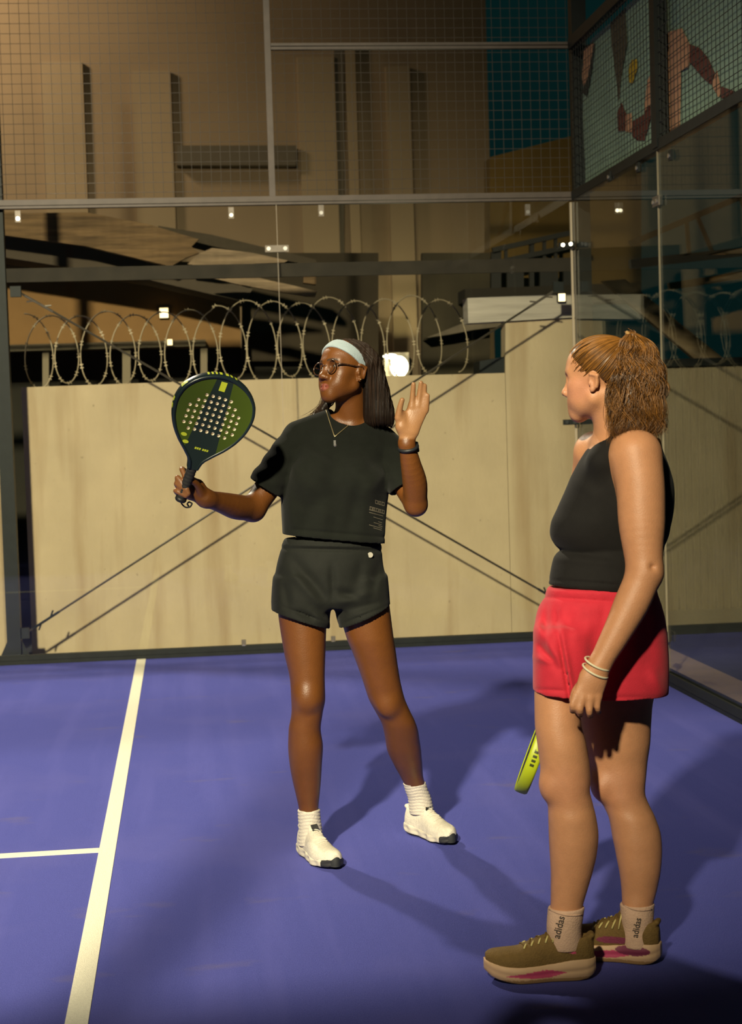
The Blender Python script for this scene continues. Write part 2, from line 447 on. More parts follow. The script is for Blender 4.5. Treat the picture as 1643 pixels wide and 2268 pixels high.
M_STEEL = mat('dark_steel', (0.010, 0.013, 0.012), 0.55, 0.0, 0.25, 15, spec=0.25)
M_FRAME = mat('brown_black_frame_paint', (0.075, 0.058, 0.045), 0.55, 0.1, 0.2, 12)
M_WIRE = mat('galvanised_mesh_wire', (0.085, 0.072, 0.055), 0.6, 0.2)
M_GALV = mat('galvanised_steel', (0.14, 0.12, 0.095), 0.5, 0.5, 0.2, 30)
M_BOLT = mat('bright_bolt', (0.8, 0.78, 0.74), 0.25, 0.9)
M_CONC = concrete_mat('cast_concrete', (0.46, 0.365, 0.225), (0.33, 0.225, 0.115))
M_LINE = mat('white_turf_line', (0.82, 0.78, 0.62), 0.85, 0, 0.10, 120, 0.5, 300)
M_GLASS = glass_mat('court_glass', ior=1.38); M_GLASS2 = glass_mat('side_court_glass', ior=1.22)
M_SEAL = mat('clear_joint_seal', (0.30, 0.25, 0.17), 0.4, 0, 0.1, 10)
M_ASPH = mat('dark_ground', (0.020, 0.022, 0.022), 0.9, 0, 0.3, 6, 0.4, 60)

# ground and court
tag(mesh_obj('ground', [(-40, -30, -0.03), (40, -30, -0.03), (40, 60, -0.03), (-40, 60, -0.03)], [(0, 1, 2, 3)], M_ASPH), kind='structure')
fl = MB().box((-9, -6, -0.03), (XR + 0.03, DWALL + 0.03, 0.0)).build('floor', floor_mat()); tag(fl, kind='structure')
MB().box((XS - 0.03, -4, 0.0005), (XS + 0.03, DWALL, 0.003)).build('service_line', M_LINE, fl)
MB().box((-8.5, DWALL - 5.03, 0.0005), (XS - 0.0305, DWALL - 4.97, 0.003)).build('centre_line', M_LINE, fl)

# ---- back wall of the enclosure: glass panes, mesh above, posts, bracing
XJ = XR - 2.0; XL = XR - 4.0
wb = empty('wall_back', (XJ, DWALL, 0), kind='structure')
MB().box((-6.5, DWALL - 0.012, 0), (XR, DWALL + 0.045, 0.028)).box((-6.5, DWALL - 0.018, 0.028), (XR, DWALL - 0.004, 0.06)).box((-6.5, DWALL + 0.018, 0.028), (XR, DWALL + 0.045, 0.06)).build('base_channel', M_STEEL, wb)
for i in range(4):
    x1 = XR - 2 * i; x0 = x1 - 2
    MB().box((x0 + 0.005, DWALL, 0.03), (x1 - 0.005, DWALL + 0.012, 2.985)).build('glass_pane', M_GLASS, wb)
for x in (XJ, XL, XL - 2):
    MB().box((x - 0.0015, DWALL + 0.001, 0.06), (x + 0.0015, DWALL + 0.011, 2.985)).build('joint_seal', M_SEAL, wb)
MB().box((XR - 0.016, DWALL - 0.001, 0.06), (XR - 0.002, DWALL + 0.012, 2.97)).build('corner_glass_edge', mat('lit_glass_edge', (0.42, 0.35, 0.24), 0.35), wb)  # bright tan strip; the light in the glass edge is put into its colour
# frame around the mesh
MB().box((-6.5, DWALL - 0.004, 2.985), (XR + 0.02, DWALL + 0.05, 3.0)).box((-6.5, DWALL + 0.006, 3.006), (XR + 0.02, DWALL + 0.05, 3.042)).build('glass_top_rail', M_FRAME, wb)
MB().box((XJ - 0.042, DWALL + 0.005, 3.042), (XJ - 0.002, DWALL + 0.045, 5.6)).build('mesh_frame_post', M_FRAME, wb)
MB().box((XJ, DWALL + 0.005, 4.0), (XR, DWALL + 0.04, 4.018)).box((XJ, DWALL + 0.005, 4.024), (XR, DWALL + 0.04, 4.042)).build('mesh_frame_rail', M_FRAME, wb)
for k, (x0, x1, z0, z1, dz) in enumerate(((-3.2, XJ - 0.04, 3.05, 5.2, 0.0645), (XJ + 0.002, XR, 3.05, 4.0, 0.064), (XJ + 0.002, XR, 4.045, 5.2, 0.064))):
    b_ = MB(); x = x0 + 0.02
    while x < x1: b_.tube([(x, DWALL + 0.02, z0), (x, DWALL + 0.02, z1)], 0.0016, 4); x += 0.0635
    z = z0 + 0.03
    while z < z1: b_.tube([(x0, DWALL + 0.0165, z), (x1, DWALL + 0.0165, z)], 0.0018, 4); z += dz
    tag(b_.build('welded_mesh', M_WIRE, wb), kind='stuff')
# glass fixings
def fixing(px, py, Y, w_=0.035, h_=0.045, parent=wb):
    c = P(px, py, Y)
    pl = MB().box((c[0] - w_ / 2, Y - 0.012, c[2] - h_ / 2), (c[0] + w_ / 2, Y - 0.002, c[2] + h_ / 2 + 0.03)).build('clamp_plate', M_GALV, parent)
    b_ = MB(); ring = [(c[0] + 0.013 * math.cos(a), Y - 0.017, c[2] + 0.013 * math.sin(a)) for a in np.linspace(0, 2 * math.pi, 9)[:-1]]
    b_.prism(ring, (0, 0.006, 0)); b_.build('bolt', M_BOLT, pl)
for px, py in ((40, 485), (512, 477), (711, 472), (1168, 470)): fixing(px, py, DWALL)
for px, py in ((540, 1432), (738, 1424)): fixing(px, py, DWALL, 0.03, 0.035)
c = P(613, 551, DWALL)
jc = MB().box((c[0] - 0.078, DWALL - 0.014, c[2] - 0.022), (c[0] + 0.078, DWALL - 0.002, c[2] + 0.022)).build('joint_clamp', M_GALV, wb)
for dx in (-0.055, 0.055):
    MB().prism([(c[0] + dx + 0.014 * math.cos(a), DWALL - 0.02, c[2] + 0.014 * math.sin(a)) for a in np.linspace(0, 2 * math.pi, 9)[:-1]], (0, 0.008, 0)).build('bolt', M_BOLT, jc)
for zpx in (543, 935):                                    # corner brackets
    c = P(1262, zpx, DWALL - 0.02); z = c[2]
    br = MB().box((XR - 0.10, DWALL - 0.022, z - 0.018), (XR - 0.012, DWALL - 0.006, z + 0.018)).box((XR - 0.03, DWALL - 0.10, z - 0.018), (XR - 0.012, DWALL - 0.022, z + 0.018)).build('corner_bracket', M_STEEL, wb)
    for dx, dy in ((-0.075, -0.03), (-0.035, -0.085)):
        a0 = np.array([XR + dx, DWALL + dy, z])
        MB().tube([a0, a0 + np.array([-0.004, -0.012, 0])], 0.013, 8).build('bolt', M_BOLT if zpx < 600 else M_STEEL, br)

# posts and bracing behind the glass
def post(x, name='post', w_=0.09, top=5.4):
    p = MB().box((x - w_ / 2, DWALL + 0.06, 0.0), (x + w_ / 2, DWALL + 0.16, top)).build(name, M_STEEL, wb)
    b_ = MB().box((x - 0.14, DWALL + 0.03, -0.02), (x + 0.14, DWALL + 0.2, 0.022))
    for sx in (-1, 1): b_.prism([(x + sx * w_ / 2, DWALL + 0.10, 0.022), (x + sx * 0.105, DWALL + 0.10, 0.022), (x + sx * w_ / 2, DWALL + 0.10, 0.15)], (0, 0.012, 0))
    b_.build('base_plate', M_STEEL, wb)
    for sx in (-1, 1): MB().tube([(x + sx * 0.118, DWALL + 0.06, 0.02), (x + sx * 0.118, DWALL + 0.06, 0.055)], 0.014, 6).build('anchor_bolt', M_GALV, wb)
XP = P(27, 1300, DWALL + 0.1)[0]
post(XP); post(XP - 4.0)
post(XR + 0.09, 'corner_post', 0.10)
z_ = 0.5 * (P(60, 617, DWALL + 0.12)[2] + P(1255, 580, DWALL + 0.12)[2])
MB().box((XP - 4, DWALL + 0.09, z_ - 0.045), (XR + 0.05, DWALL + 0.13, z_ + 0.045)).build('tie_beam', mat('grey_beam_paint', (0.030, 0.024, 0.016), 0.7, 0.0, 0.25, 8, spec=0.2), wb)
YC = DWALL + 0.11
M_CABLE = mat('steel_cable', (0.055, 0.045, 0.03), 0.5, 0.4)
for a, b in (((58, 1402), (1240, 636)), ((40, 646), (1262, 1345))):
    A, B = P(*a, YC), P(*b, YC); d = (B - A) / np.linalg.norm(B - A)
    cb = MB().tube([A, B], 0.0075, 6).build('bracing_cable', M_CABLE, wb)
    for q, s_ in ((A, 1), (B, -1)):
        q0 = q + d * s_ * 0.05; q1 = q + d * s_ * 0.26; up = np.cross(d, (0, 1, 0))
        t_ = MB().tube([q0, q1], 0.009, 6).tube([q0 + d * s_ * 0.03 - up * 0.03, q0 + d * s_ * 0.07 + up * 0.0], 0.006, 5).tube([q1 - d * s_ * 0.03 + up * 0.03, q1 - d * s_ * 0.07], 0.006, 5)
        t_.build('turnbuckle', M_GALV if q[2] > 1.5 else M_STEEL, cb)
    for q in (A, B): MB().box((q[0] - 0.05, YC - 0.02, q[2] - 0.035), (q[0] + 0.02, YC + 0.02, q[2] + 0.035)).build('cable_lug', M_STEEL, cb)

# ---- right wall: glass, mesh, printed banner
wr = empty('wall_right', (XR, DWALL - 4, 0), kind='structure')
MB().box((XR - 0.012, -3, 0), (XR + 0.045, DWALL, 0.028)).box((XR - 0.018, -3, 0.028), (XR - 0.004, DWALL, 0.075)).box((XR + 0.018, -3, 0.028), (XR + 0.045, DWALL, 0.075)).build('base_channel', M_STEEL, wr)
for i in range(6):
    y1 = DWALL - 2 * i; y0 = y1 - 2
    MB().box((XR, y0 + 0.004, 0.03), (XR + 0.012, y1 - 0.004, 2.985)).build('glass_pane', M_GLASS2, wr)
    if i: MB().box((XR + 0.001, y1 - 0.003, 0.07), (XR + 0.011, y1 + 0.003, 2.985)).build('joint_seal', M_SEAL, wr)
MB().box((XR - 0.004, -3, 2.985), (XR + 0.05, DWALL, 3.042)).build('glass_top_rail', M_STEEL, wr)
MB().box((XR - 0.004, -3, 3.985), (XR + 0.05, DWALL, 4.06)).build('mesh_top_rail', M_STEEL, wr)
for i in (1, 2):
    MB().box((XR - 0.012, DWALL - 2 * i - 0.045, 3.0), (XR + 0.06, DWALL - 2 * i + 0.045, 5.2)).build('mesh_frame_post', M_STEEL, wr)
b_ = MB(); y = DWALL - 0.03
M_WIRED = mat('dark_mesh_wire', (0.03, 0.035, 0.03), 0.6, 0.2)
while y > DWALL - 4.2: b_.tube([(XR + 0.012, y, 3.04), (XR + 0.012, y, 3.99)], 0.0019, 4); y -= 0.0635
z = 3.07
while z < 3.98: b_.tube([(XR + 0.008, DWALL, z), (XR + 0.008, DWALL - 4.4, z)], 0.0028, 4); z += 0.0635
tag(b_.build('welded_mesh', M_WIRED, wr), kind='stuff')
for px, py, jn in ((1352, 392, 0), (1415, 372, 0), (1487, 345, 0), (1455, 447, 1), (1463, 1404, 1)):
    c = PX(px, py, XR)
    if jn: c[1] = DWALL - 2
    l_ = 0.06 if jn else 0.025
    pl = MB().box((XR - 0.012, c[1] - l_, c[2] - 0.025), (XR - 0.001, c[1] + l_, c[2] + 0.03)).build('clamp_plate', M_GALV if jn else M_STEEL, wr)
    for dy in ((-0.035, 0.035) if jn else (0,)):
        MB().tube([(XR - 0.012, c[1] + dy, c[2]), (XR - 0.02, c[1] + dy, c[2])], 0.012, 8).build('bolt', M_BOLT, pl)

# ---- printed banner hung outside the right mesh
XB = XR + 0.085
M_BAN = mat('sea_green_banner', (0.26, 0.38, 0.28), 0.75, 0, 0.12, 4)
V = []; F = []; ny, nz = 60, 8
for i in range(ny + 1):
    y = DWALL - 0.03 - 5.4 * i / ny
    for j in range(nz + 1):
        z = 3.03 + 0.955 * j / nz
        if i < 3: z = 3.03 + (0.955 - 0.05 * (3 - i)) * j / nz
        V.append((XB + 0.004 * math.sin(i * 0.7 + j), y, z))
for i in range(ny):
    for j in range(nz):
        a = i * (nz + 1) + j; F.append((a, a + 1, a + nz + 2, a + nz + 1))
V2 = [(x + 0.002, y, z) for x, y, z in V]; n0 = len(V)
ban = mesh_obj('printed_banner', V + V2, F + [tuple(i + n0 for i in f[::-1]) for f in F], M_BAN, None, True)
tag(ban, 'sea-green printed banner with peach and dark red shapes behind the right mesh', 'banner')
shapes = {
 'brown': [[(900, 130), (980, 40), (990, 250), (960, 420), (945, 580), (930, 450), (905, 250)]],
 'yellow': [[(1000, 400), (1015, 340), (1045, 335), (1050, 385), (1022, 470), (1005, 468)]],
 'darkred': [[(935, 640), (960, 580), (985, 640), (985, 740), (940, 742)], [(1020, 690), (1085, 650), (1110, 600), (1135, 620), (1110, 720), (1090, 795), (1050, 795), (1020, 770)],
             [(1345, 250), (1400, 270), (1450, 330), (1490, 420), (1470, 480), (1430, 450), (1345, 350)], [(1525, 490), (1600, 515), (1580, 556), (1522, 556)]],
 'peach': [[(985, 650), (1015, 640), (1022, 750), (985, 745)], [(1088, 640), (1105, 460), (1140, 395), (1147, 600), (1110, 600)],
           [(1185, 260), (1230, 180), (1300, 160), (1345, 250), (1340, 380), (1295, 400), (1290, 715), (1200, 780), (1195, 500)],
           [(1480, 430), (1500, 400), (1525, 520), (1510, 552), (1475, 490)], [(750, 245), (805, 245), (770, 440), (745, 490), (738, 430)]],
 'black': [[(705, 300), (735, 255), (800, 240), (750, 262), (735, 310)], [(805, 245), (812, 250), (785, 440), (765, 545), (735, 520), (770, 440)], [(1190, 250), (1225, 180), (1228, 290), (1200, 310)]]}
cols = {'brown': (0.075, 0.06, 0.035), 'yellow': (0.45, 0.29, 0.01), 'darkred': (0.11, 0.024, 0.015), 'peach': (0.52, 0.27, 0.15), 'black': (0.015, 0.02, 0.018)}
for k, L in shapes.items():
    for poly in L:
        pts = []
        for x, y in poly:
            q = PX(1000 + x / 2.555, y / 2.555, XB - 0.008); q[2] = min(max(q[2], 3.035), 3.98); pts.append(q)
        MB().prism(pts, (0.002, 0, 0)).build('printed_shape', mat('banner_ink_' + k, cols[k], 0.75), ban)

# ---- near side wall, added out of view; its solid board shades the front floor
YN = DWALL - 10.0
wn = empty('wall_near_added', (0, YN, 0), kind='structure')
for x in (XR, XR - 4, XR - 8): MB().box((x - 0.04, YN - 0.12, 0), (x + 0.04, YN - 0.03, 4.0)).build('post', M_STEEL, wn)
MB().box((XR - 8, YN - 0.03, 3.98), (XR, YN + 0.0, 4.03)).build('top_rail', M_STEEL, wn)
MB().box((XR - 8, YN - 0.02, 1.95), (XR, YN, 2.72)).build('shade_board', mat('shade_board_navy', (0.02, 0.03, 0.05), 0.7), wn)

# ---- kerb outside the right wall
kb = MB().box((XR + 0.10, 2, -0.03), (XR + 0.40, DWALL + 0.3, 0.012)).build('kerb', concrete_mat('kerb_concrete', (0.24, 0.17, 0.10), (0.2, 0.15, 0.1)))
tag(kb, 'low beige concrete kerb on the ground outside the right glass', 'kerb')

# ---- perimeter wall outside
YW = 11.64
pw = empty('wall_perimeter', tuple(P(650, 1440, YW) * np.array([1, 1, 0])), kind='structure')
def panel(top, name, x_l, x_r, mt=M_CONC, Y=YW, th=0.16):
    pts = [P(x, y, Y) for x, y in top]; zb = -0.03
    poly = pts + [np.array([pts[-1][0], Y, zb]), np.array([pts[0][0], Y, zb])]
    return MB().prism(poly, (0, th, 0)).build(name, mt, pw)
panel([(47, 858), (380, 846), (850, 833), (1118, 826)], 'concrete_panel', 0, 0)
panel([(1119, 826), (1119, 712), (1289, 704)], 'concrete_pillar', 0, 0)
panel([(-330, 868), (8, 858)], 'concrete_panel', 0, 0)
# ribbed fence further right
V = []; F = []; xa, xb_ = P(1296, 900, 12.6)[0], P(1296, 900, 12.6)[0] + 3.4; zt = P(1500, 812, 12.6)[2]; nn = 340
for i in range(nn + 1):
    x = xa + (xb_ - xa) * i / nn; yy = 12.6 + 0.018 * math.sin(2 * math.pi * i / 6.0)
    V += [(x, yy, -0.03), (x, yy, zt), (x, yy + 0.01, -0.03), (x, yy + 0.01, zt)]
for i in range(nn):
    a = 4 * i; F += [(a, a + 4, a + 5, a + 1), (a + 2, a + 3, a + 7, a + 6), (a + 1, a + 5, a + 7, a + 3)]
rf = mesh_obj('ribbed_fence', V, F, mat('tan_sheet_metal', (0.045, 0.036, 0.018), 0.6, 0.1, 0.15, 5)); tag(rf, 'tan ribbed metal fence beyond the right glass wall', 'fence')
MB().box((xa, 12.55, zt), (xb_, 12.65, zt + 0.06)).build('cap_rail', M_STEEL, rf)

# white lintel board on the pillar, dark recess beneath
lt = slab([(1035, 660), (1282, 650), (1284, 702), (1037, 716)], 11.60, 0.2).build('lintel_board', mat('pale_weathered_board', (0.46, 0.41, 0.33), 0.85, 0, 0.25, 5, 0.3, 30, stretch=(0.4, 1, 5)))
tag(lt, 'pale horizontal board resting on the tall concrete pillar', 'board')
bx = slab([(1062, 800), (1116, 790), (1116, 826), (1062, 826)], 11.66, 0.25).build('meter_box', M_STEEL, pw)

# ---- razor wire coil on the wall
rz = empty('razor_wire_coil', tuple(P(540, 850, YW + 0.34)), 'looped razor wire coil stretched along the concrete wall top', 'razor wire')
rnd = random.Random(4)
pts = []; loops = 15.5; n_ = int(loops * 40)
for i in range(n_ + 1):
    t = i / n_; a = 2 * math.pi * loops * t
    pxc = 55 + (1010 - 55) * t; yc = 770 + (742 - 770) * t + (8 if t < 0.45 else 0)
    c = P(pxc, yc, YW + 0.34); wob = 1 + 0.07 * math.sin(a * 0.37 + 1)
    rr = (0.285 if t > 0.42 else 0.255) * wob
    pts.append(c + np.array([0.16 * math.cos(a), 0.10 * math.sin(a), rr * math.cos(a * 1.0 + 0.9)]) if False else c + np.array([rr * 0.52 * math.sin(a), 0.09 * math.sin(a + 0.8), rr * math.cos(a)]))
M_RAZ = mat('razor_wire_steel', (0.36, 0.29, 0.18), 0.5, 0.2)
MB().tube(pts, 0.0048, 5).build('wire', M_RAZ, rz, True)
b_ = MB(); pts = np.array(pts)
for i in range(3, n_ - 3, 4):
    d = pts[i + 1] - pts[i - 1]; d /= np.linalg.norm(d); u = np.cross(d, (rnd.uniform(-.3, .3), 1, rnd.uniform(-.3, .3))); u /= np.linalg.norm(u)
    c = pts[i]
    b_.prism([c - d * 0.016, c - d * 0.014 + u * 0.014, c, c + d * 0.014 + u * 0.014, c + d * 0.016, c + d * 0.014 - u * 0.014, c, c - d * 0.014 - u * 0.014], np.cross(d, u) * 0.002)
tag(b_.build('barbs', M_RAZ, rz), kind='stuff')

# ---- bulkhead lamp on the wall (gives light)
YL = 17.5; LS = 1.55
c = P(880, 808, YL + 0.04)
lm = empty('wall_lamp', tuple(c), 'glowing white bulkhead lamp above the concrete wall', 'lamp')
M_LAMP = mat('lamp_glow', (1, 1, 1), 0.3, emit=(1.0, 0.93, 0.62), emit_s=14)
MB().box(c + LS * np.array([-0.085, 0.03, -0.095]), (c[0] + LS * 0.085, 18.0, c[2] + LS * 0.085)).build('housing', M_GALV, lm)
def blob(c, r, n=10):
    V = []; F = []
    for i in range(n + 1):
        th = math.pi * i / n
        for j in range(2 * n):
            ph = math.pi * j / n; V.append((c[0] + r[0] * math.sin(th) * math.cos(ph), c[1] + r[1] * math.sin(th) * math.sin(ph), c[2] + r[2] * math.cos(th)))
    for i in range(n):
        for j in range(2 * n): F.append((i * 2 * n + j, (i + 1) * 2 * n + j, (i + 1) * 2 * n + (j + 1) % (2 * n), i * 2 * n + (j + 1) % (2 * n)))
    return V, F
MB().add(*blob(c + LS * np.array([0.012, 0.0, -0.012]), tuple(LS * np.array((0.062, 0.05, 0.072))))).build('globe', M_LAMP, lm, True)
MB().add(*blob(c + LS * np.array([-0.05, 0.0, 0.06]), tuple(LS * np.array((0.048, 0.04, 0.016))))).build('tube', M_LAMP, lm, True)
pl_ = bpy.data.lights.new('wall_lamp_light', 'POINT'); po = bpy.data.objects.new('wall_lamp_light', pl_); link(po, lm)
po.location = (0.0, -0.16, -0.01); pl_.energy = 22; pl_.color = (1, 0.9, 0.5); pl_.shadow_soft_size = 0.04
M_REFL = mat('warm_reflection_glow', (1, 1, 1), 0.3, emit=(1.0, 0.72, 0.33), emit_s=2.6)

# ---- old shed on the left beyond the wall
YS = 14.6
sh = empty('shed', tuple(P(280, 850, YS) * np.array([1, 1, 0])), 'brown plastered shed with broken timber eave behind the razor wire', 'building')
slab([(-150, 555), (530, 585), (531, 668), (533, 768), (-150, 780)], YS, 0.2).build('plaster_wall', mat('brown_plaster', (0.30, 0.165, 0.055), 0.9, 0, 0.15, 2, 0.2, 20), sh)
slab([(-150, 768), (455, 752), (456, 766), (-150, 783)], YS - 0.18, 0.14).build('window_head', mat('pale_rail_paint', (0.38, 0.31, 0.20), 0.8, 0, 0.15, 8), sh)
for a, b in ((94, 108), (271, 289), (444, 459)): slab([(a, 765), (b, 765), (b, 900), (a, 900)], YS - 0.1, 0.1).build('window_post', mat('pale_post_paint', (0.30, 0.24, 0.15), 0.8), sh)
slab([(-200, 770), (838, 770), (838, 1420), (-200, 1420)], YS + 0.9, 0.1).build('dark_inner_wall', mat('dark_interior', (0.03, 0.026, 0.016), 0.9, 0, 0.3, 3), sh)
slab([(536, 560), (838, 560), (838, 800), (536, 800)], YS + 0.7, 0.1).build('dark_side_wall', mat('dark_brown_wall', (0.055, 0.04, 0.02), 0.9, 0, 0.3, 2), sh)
M_BOARD = mat('weathered_timber', (0.17, 0.105, 0.045), 0.9, 0, 0.55, 3, 0.9, 10, stretch=(0.8, 1, 9))
M_BOARD2 = mat('pale_split_timber', (0.30, 0.215, 0.125), 0.9, 0, 0.45, 4, 0.9, 18, stretch=(0.6, 1, 7))
slab([(-150, 462), (60, 472), (190, 470), (330, 497), (440, 530), (424, 546), (441, 560), (412, 571), (378, 590), (190, 545), (-150, 500)], 13.2, 0.07).build('eave_board', M_BOARD, sh)
slab([(415, 585), (440, 562), (470, 549), (560, 560), (637, 577), (630, 581), (560, 584), (520, 590), (470, 592)], 13.15, 0.06).build('split_board', M_BOARD2, sh)
slab([(455, 612), (505, 609), (560, 611), (600, 622), (640, 630), (702, 645), (698, 657), (680, 656), (600, 643), (520, 628)], 13.1, 0.06).build('split_board', M_BOARD2, sh)
slab([(672, 605), (700, 610), (700, 630), (672, 626)], 13.1, 0.1).build('timber_stub', M_BOARD, sh)
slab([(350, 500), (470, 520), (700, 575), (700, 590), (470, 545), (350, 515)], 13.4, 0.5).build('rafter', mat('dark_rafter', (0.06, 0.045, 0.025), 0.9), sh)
slab([(-150, 500), (190, 547), (378, 592), (560, 640), (540, 668), (330, 620), (-150, 545)], 13.6, 0.6).build('eave_shadow_slab', mat('dark_rafter'.replace('rafter', 'eave_shadow'), (0.085, 0.065, 0.04), 0.9), sh)  # eave underside slab; the shadow under the eave is in its dark colour

# small glowing squares added in place of reflections in the glass
for px_, py_, Yl, s_l, par in ((363, 693, YS - 0.06, 1.0, sh), (376, 758, YS - 0.24, 0.6, sh), (1244, 659, 11.55, 0.8, lt)):
    q = P(px_, py_, Yl); hw = 9 * s_l * scale_at(Yl)
    sl = MB().box((q[0] - hw * 1.1, Yl + 0.005, q[2] - hw * 1.3), (q[0] + hw * 1.1, Yl + 0.06, q[2] + hw * 1.3)).build('reflection_square', M_STEEL, par)
    MB().box((q[0] - hw, Yl - 0.01, q[2] - hw * 1.15), (q[0] + hw, Yl + 0.006, q[2] + hw * 1.15)).build('reflection_glow', M_REFL, sl)

# ---- tall building behind
YB = 18.0
fb = empty('tall_building', tuple(P(420, 850, YB) * np.array([1, 1, 0])), 'tall brown building with upright pilasters behind the mesh', 'building')
M_FAC = mat('brown_facade', (0.24, 0.17, 0.095), 0.9, 0, 0.12, 0.8)
M_FAC2 = mat('tan_pilaster', (0.275, 0.20, 0.112), 0.9, 0, 0.12, 0.8)
MB().box((P(-500, 0, YB)[0], YB, -0.03), (P(1075, 0, YB)[0], YB + 0.4, 9.5)).build('facade_wall', M_FAC, fb)
for x0, x1, y0 in ((92, 183, 140), (292, 377, 160), (657, 738, 130), (762, 784, 100), (-60, -20, 100), (852, 905, 150)):
    q0 = P(x0, y0, YB); q1 = P(x1, y0, YB); MB().box((q0[0], YB - 0.08, 0), (q1[0], YB, q0[2])).build('pilaster', M_FAC2, fb)
slab([(392, 322), (656, 322), (656, 366), (392, 366)], YB - 0.16, 0.16).build('ledge', mat('dark_ledge', (0.10, 0.08, 0.05), 0.9), fb)
slab([(740, 100), (762, 100), (762, 640), (740, 640)], YB - 0.06, 0.06).build('downpipe', mat('dark_ledge', (0.10, 0.08, 0.05)), fb)

# ---- ochre house with stair rail on the right
YO = 15.6
oh = empty('ochre_house', tuple(P(1180, 850, YO) * np.array([1, 1, 0])), 'ochre house wall with dark stair railing near the glass corner', 'building')
slab([(1085, 348), (1262, 302), (1420, 262), (1420, 660), (1085, 660)], YO, 0.3).build('ochre_wall', mat('ochre_plaster', (0.16, 0.095, 0.018), 0.9, 0, 0.15, 2), oh)
M_RAIL = mat('dark_rail_paint', (0.03, 0.028, 0.02), 0.7)
for x0, x1 in ((1088, 1110), (1123, 1160), (1173, 1183), (1196, 1236), (1248, 1290)):
    slab([(x0, 556 - (x0 - 1095) * 0.22), (x1, 556 - (x1 - 1095) * 0.22), (x1, 645), (x0, 645)] if x1 - x0 < 30 else [(x0, 586), (x1, 586), (x1, 645), (x0, 645)], YO - 0.5, 0.05).build('baluster', M_RAIL, oh)
for x0, x1, dy in ((1090, 1300, 0), (1090, 1300, 30)):
    A = P(x0, 553 - (x0 - 1095) * 0.22 + dy, YO - 0.52); B = P(x1, 553 - (x1 - 1095) * 0.22 + dy, YO - 0.52); MB().bar(A, B, 0.05, 0.045).build('handrail', M_RAIL, oh)
for x in (1120, 1178, 1205, 1230): 
    A = P(x, 556 - (x - 1095) * 0.22, YO - 0.5); B = P(x, 600, YO - 0.5); MB().bar(A, B, 0.03, 0.03).build('railing_post', M_RAIL, oh)
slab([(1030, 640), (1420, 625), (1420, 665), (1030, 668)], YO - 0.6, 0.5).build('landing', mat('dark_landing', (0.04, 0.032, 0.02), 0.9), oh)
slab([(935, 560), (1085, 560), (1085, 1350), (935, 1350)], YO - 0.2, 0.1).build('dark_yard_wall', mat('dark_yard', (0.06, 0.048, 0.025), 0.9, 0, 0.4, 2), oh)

lp = slab([(945, 748), (1035, 712), (1130, 690), (1118, 722), (1050, 730), (1000, 740)], YO - 0.55, 0.3).build('awning_sheet', mat('awning_tin', (0.20, 0.16, 0.10), 0.6, 0.2, 0.25, 6), oh)

# ---- timber and steel seen through the right glass
tp = MB().prism([P(x, y, 13.0) for x, y in ((1335, 622), (1385, 618), (2345, 1395), (2245, 1395))], (0, 0.08, 0)).build('leaning_plank', mat('old_plank', (0.24, 0.17, 0.09), 0.9, 0, 0.3, 5, stretch=(1, 1, 3)))
tag(tp, 'old timber plank leaning down to the right beyond the glass corner', 'plank')
tr = empty('roof_truss', tuple(P(1560, 560, 13.5)), 'dark steel roof truss beyond the right glass wall', 'truss')
for a, b, r_ in (((1395, 540), (1760, 385), 0.05), ((1395, 585), (1760, 545), 0.07), ((1520, 490), (1527, 575), 0.03), ((1545, 482), (1580, 565), 0.03), ((1640, 440), (1690, 555), 0.03), ((1480, 635), (1760, 590), 0.06)):
    MB().bar(P(*a, 13.5), P(*b, 13.5), r_, r_).build('truss_bar', M_STEEL if r_ != 0.06 else mat('olive_bar', (0.12, 0.11, 0.05), 0.8), tr)

# ---- floodlight masts that light the court (out of view)
for nm, loc, aim, lab in (('near', KEY, KEY_AIM, 'floodlight mast on the near side of the court'), ('far', RIM, RIM_AIM, 'floodlight mast on the far side of the court')):
    fm = empty('floodlight_mast', (loc[0], loc[1] + (0.25 if nm == 'far' else -0.25), 0), lab, 'floodlight'); o_ = OFF[fm.name]
    MB().tube([o_, o_ + np.array([0, 0, loc[2] + 0.1])], 0.06, 10).build('mast', M_STEEL, fm, True)
    d = np.array(aim) - np.array(loc); d /= np.linalg.norm(d); c = np.array(loc) - d * 0.19
    MB().bar(c - d * 0.04, c + d * 0.04, 0.45, 0.3).build('lamp_head', M_STEEL, fm)
    MB().bar(c + d * 0.041, c + d * 0.046, 0.40, 0.26).build('lamp_glass', mat('flood_glow', (1, 1, 1), 0.3, emit=(1, 0.82, 0.5), emit_s=6), fm)
# ================================================================ people: shared builders
def unit(v): v = np.asarray(v, float); return v / np.linalg.norm(v)
CAMH_DIR = unit([-CF[0], -CF[1], 0])          # level direction back to the camera
CRH = unit([CR[0], CR[1], 0])
def head_axes(yaw_left, pitch=0.0, roll=0.0):
    """axes (right, forward, up) of a head turned yaw_left degrees from the camera towards image left"""
    a = math.radians(yaw_left); f = math.cos(a) * CAMH_DIR - math.sin(a) * CRH
    p = math.radians(pitch); up = np.array([0, 0, 1.0]); F_ = math.cos(p) * f + math.sin(p) * up; U_ = unit(up - F_ * (up @ F_))
    R_ = np.cross(F_, U_); r = math.radians(roll); c, s_ = math.cos(r), math.sin(r)
    return np.array([c * R_ + s_ * U_, F_, -s_ * R_ + c * U_])

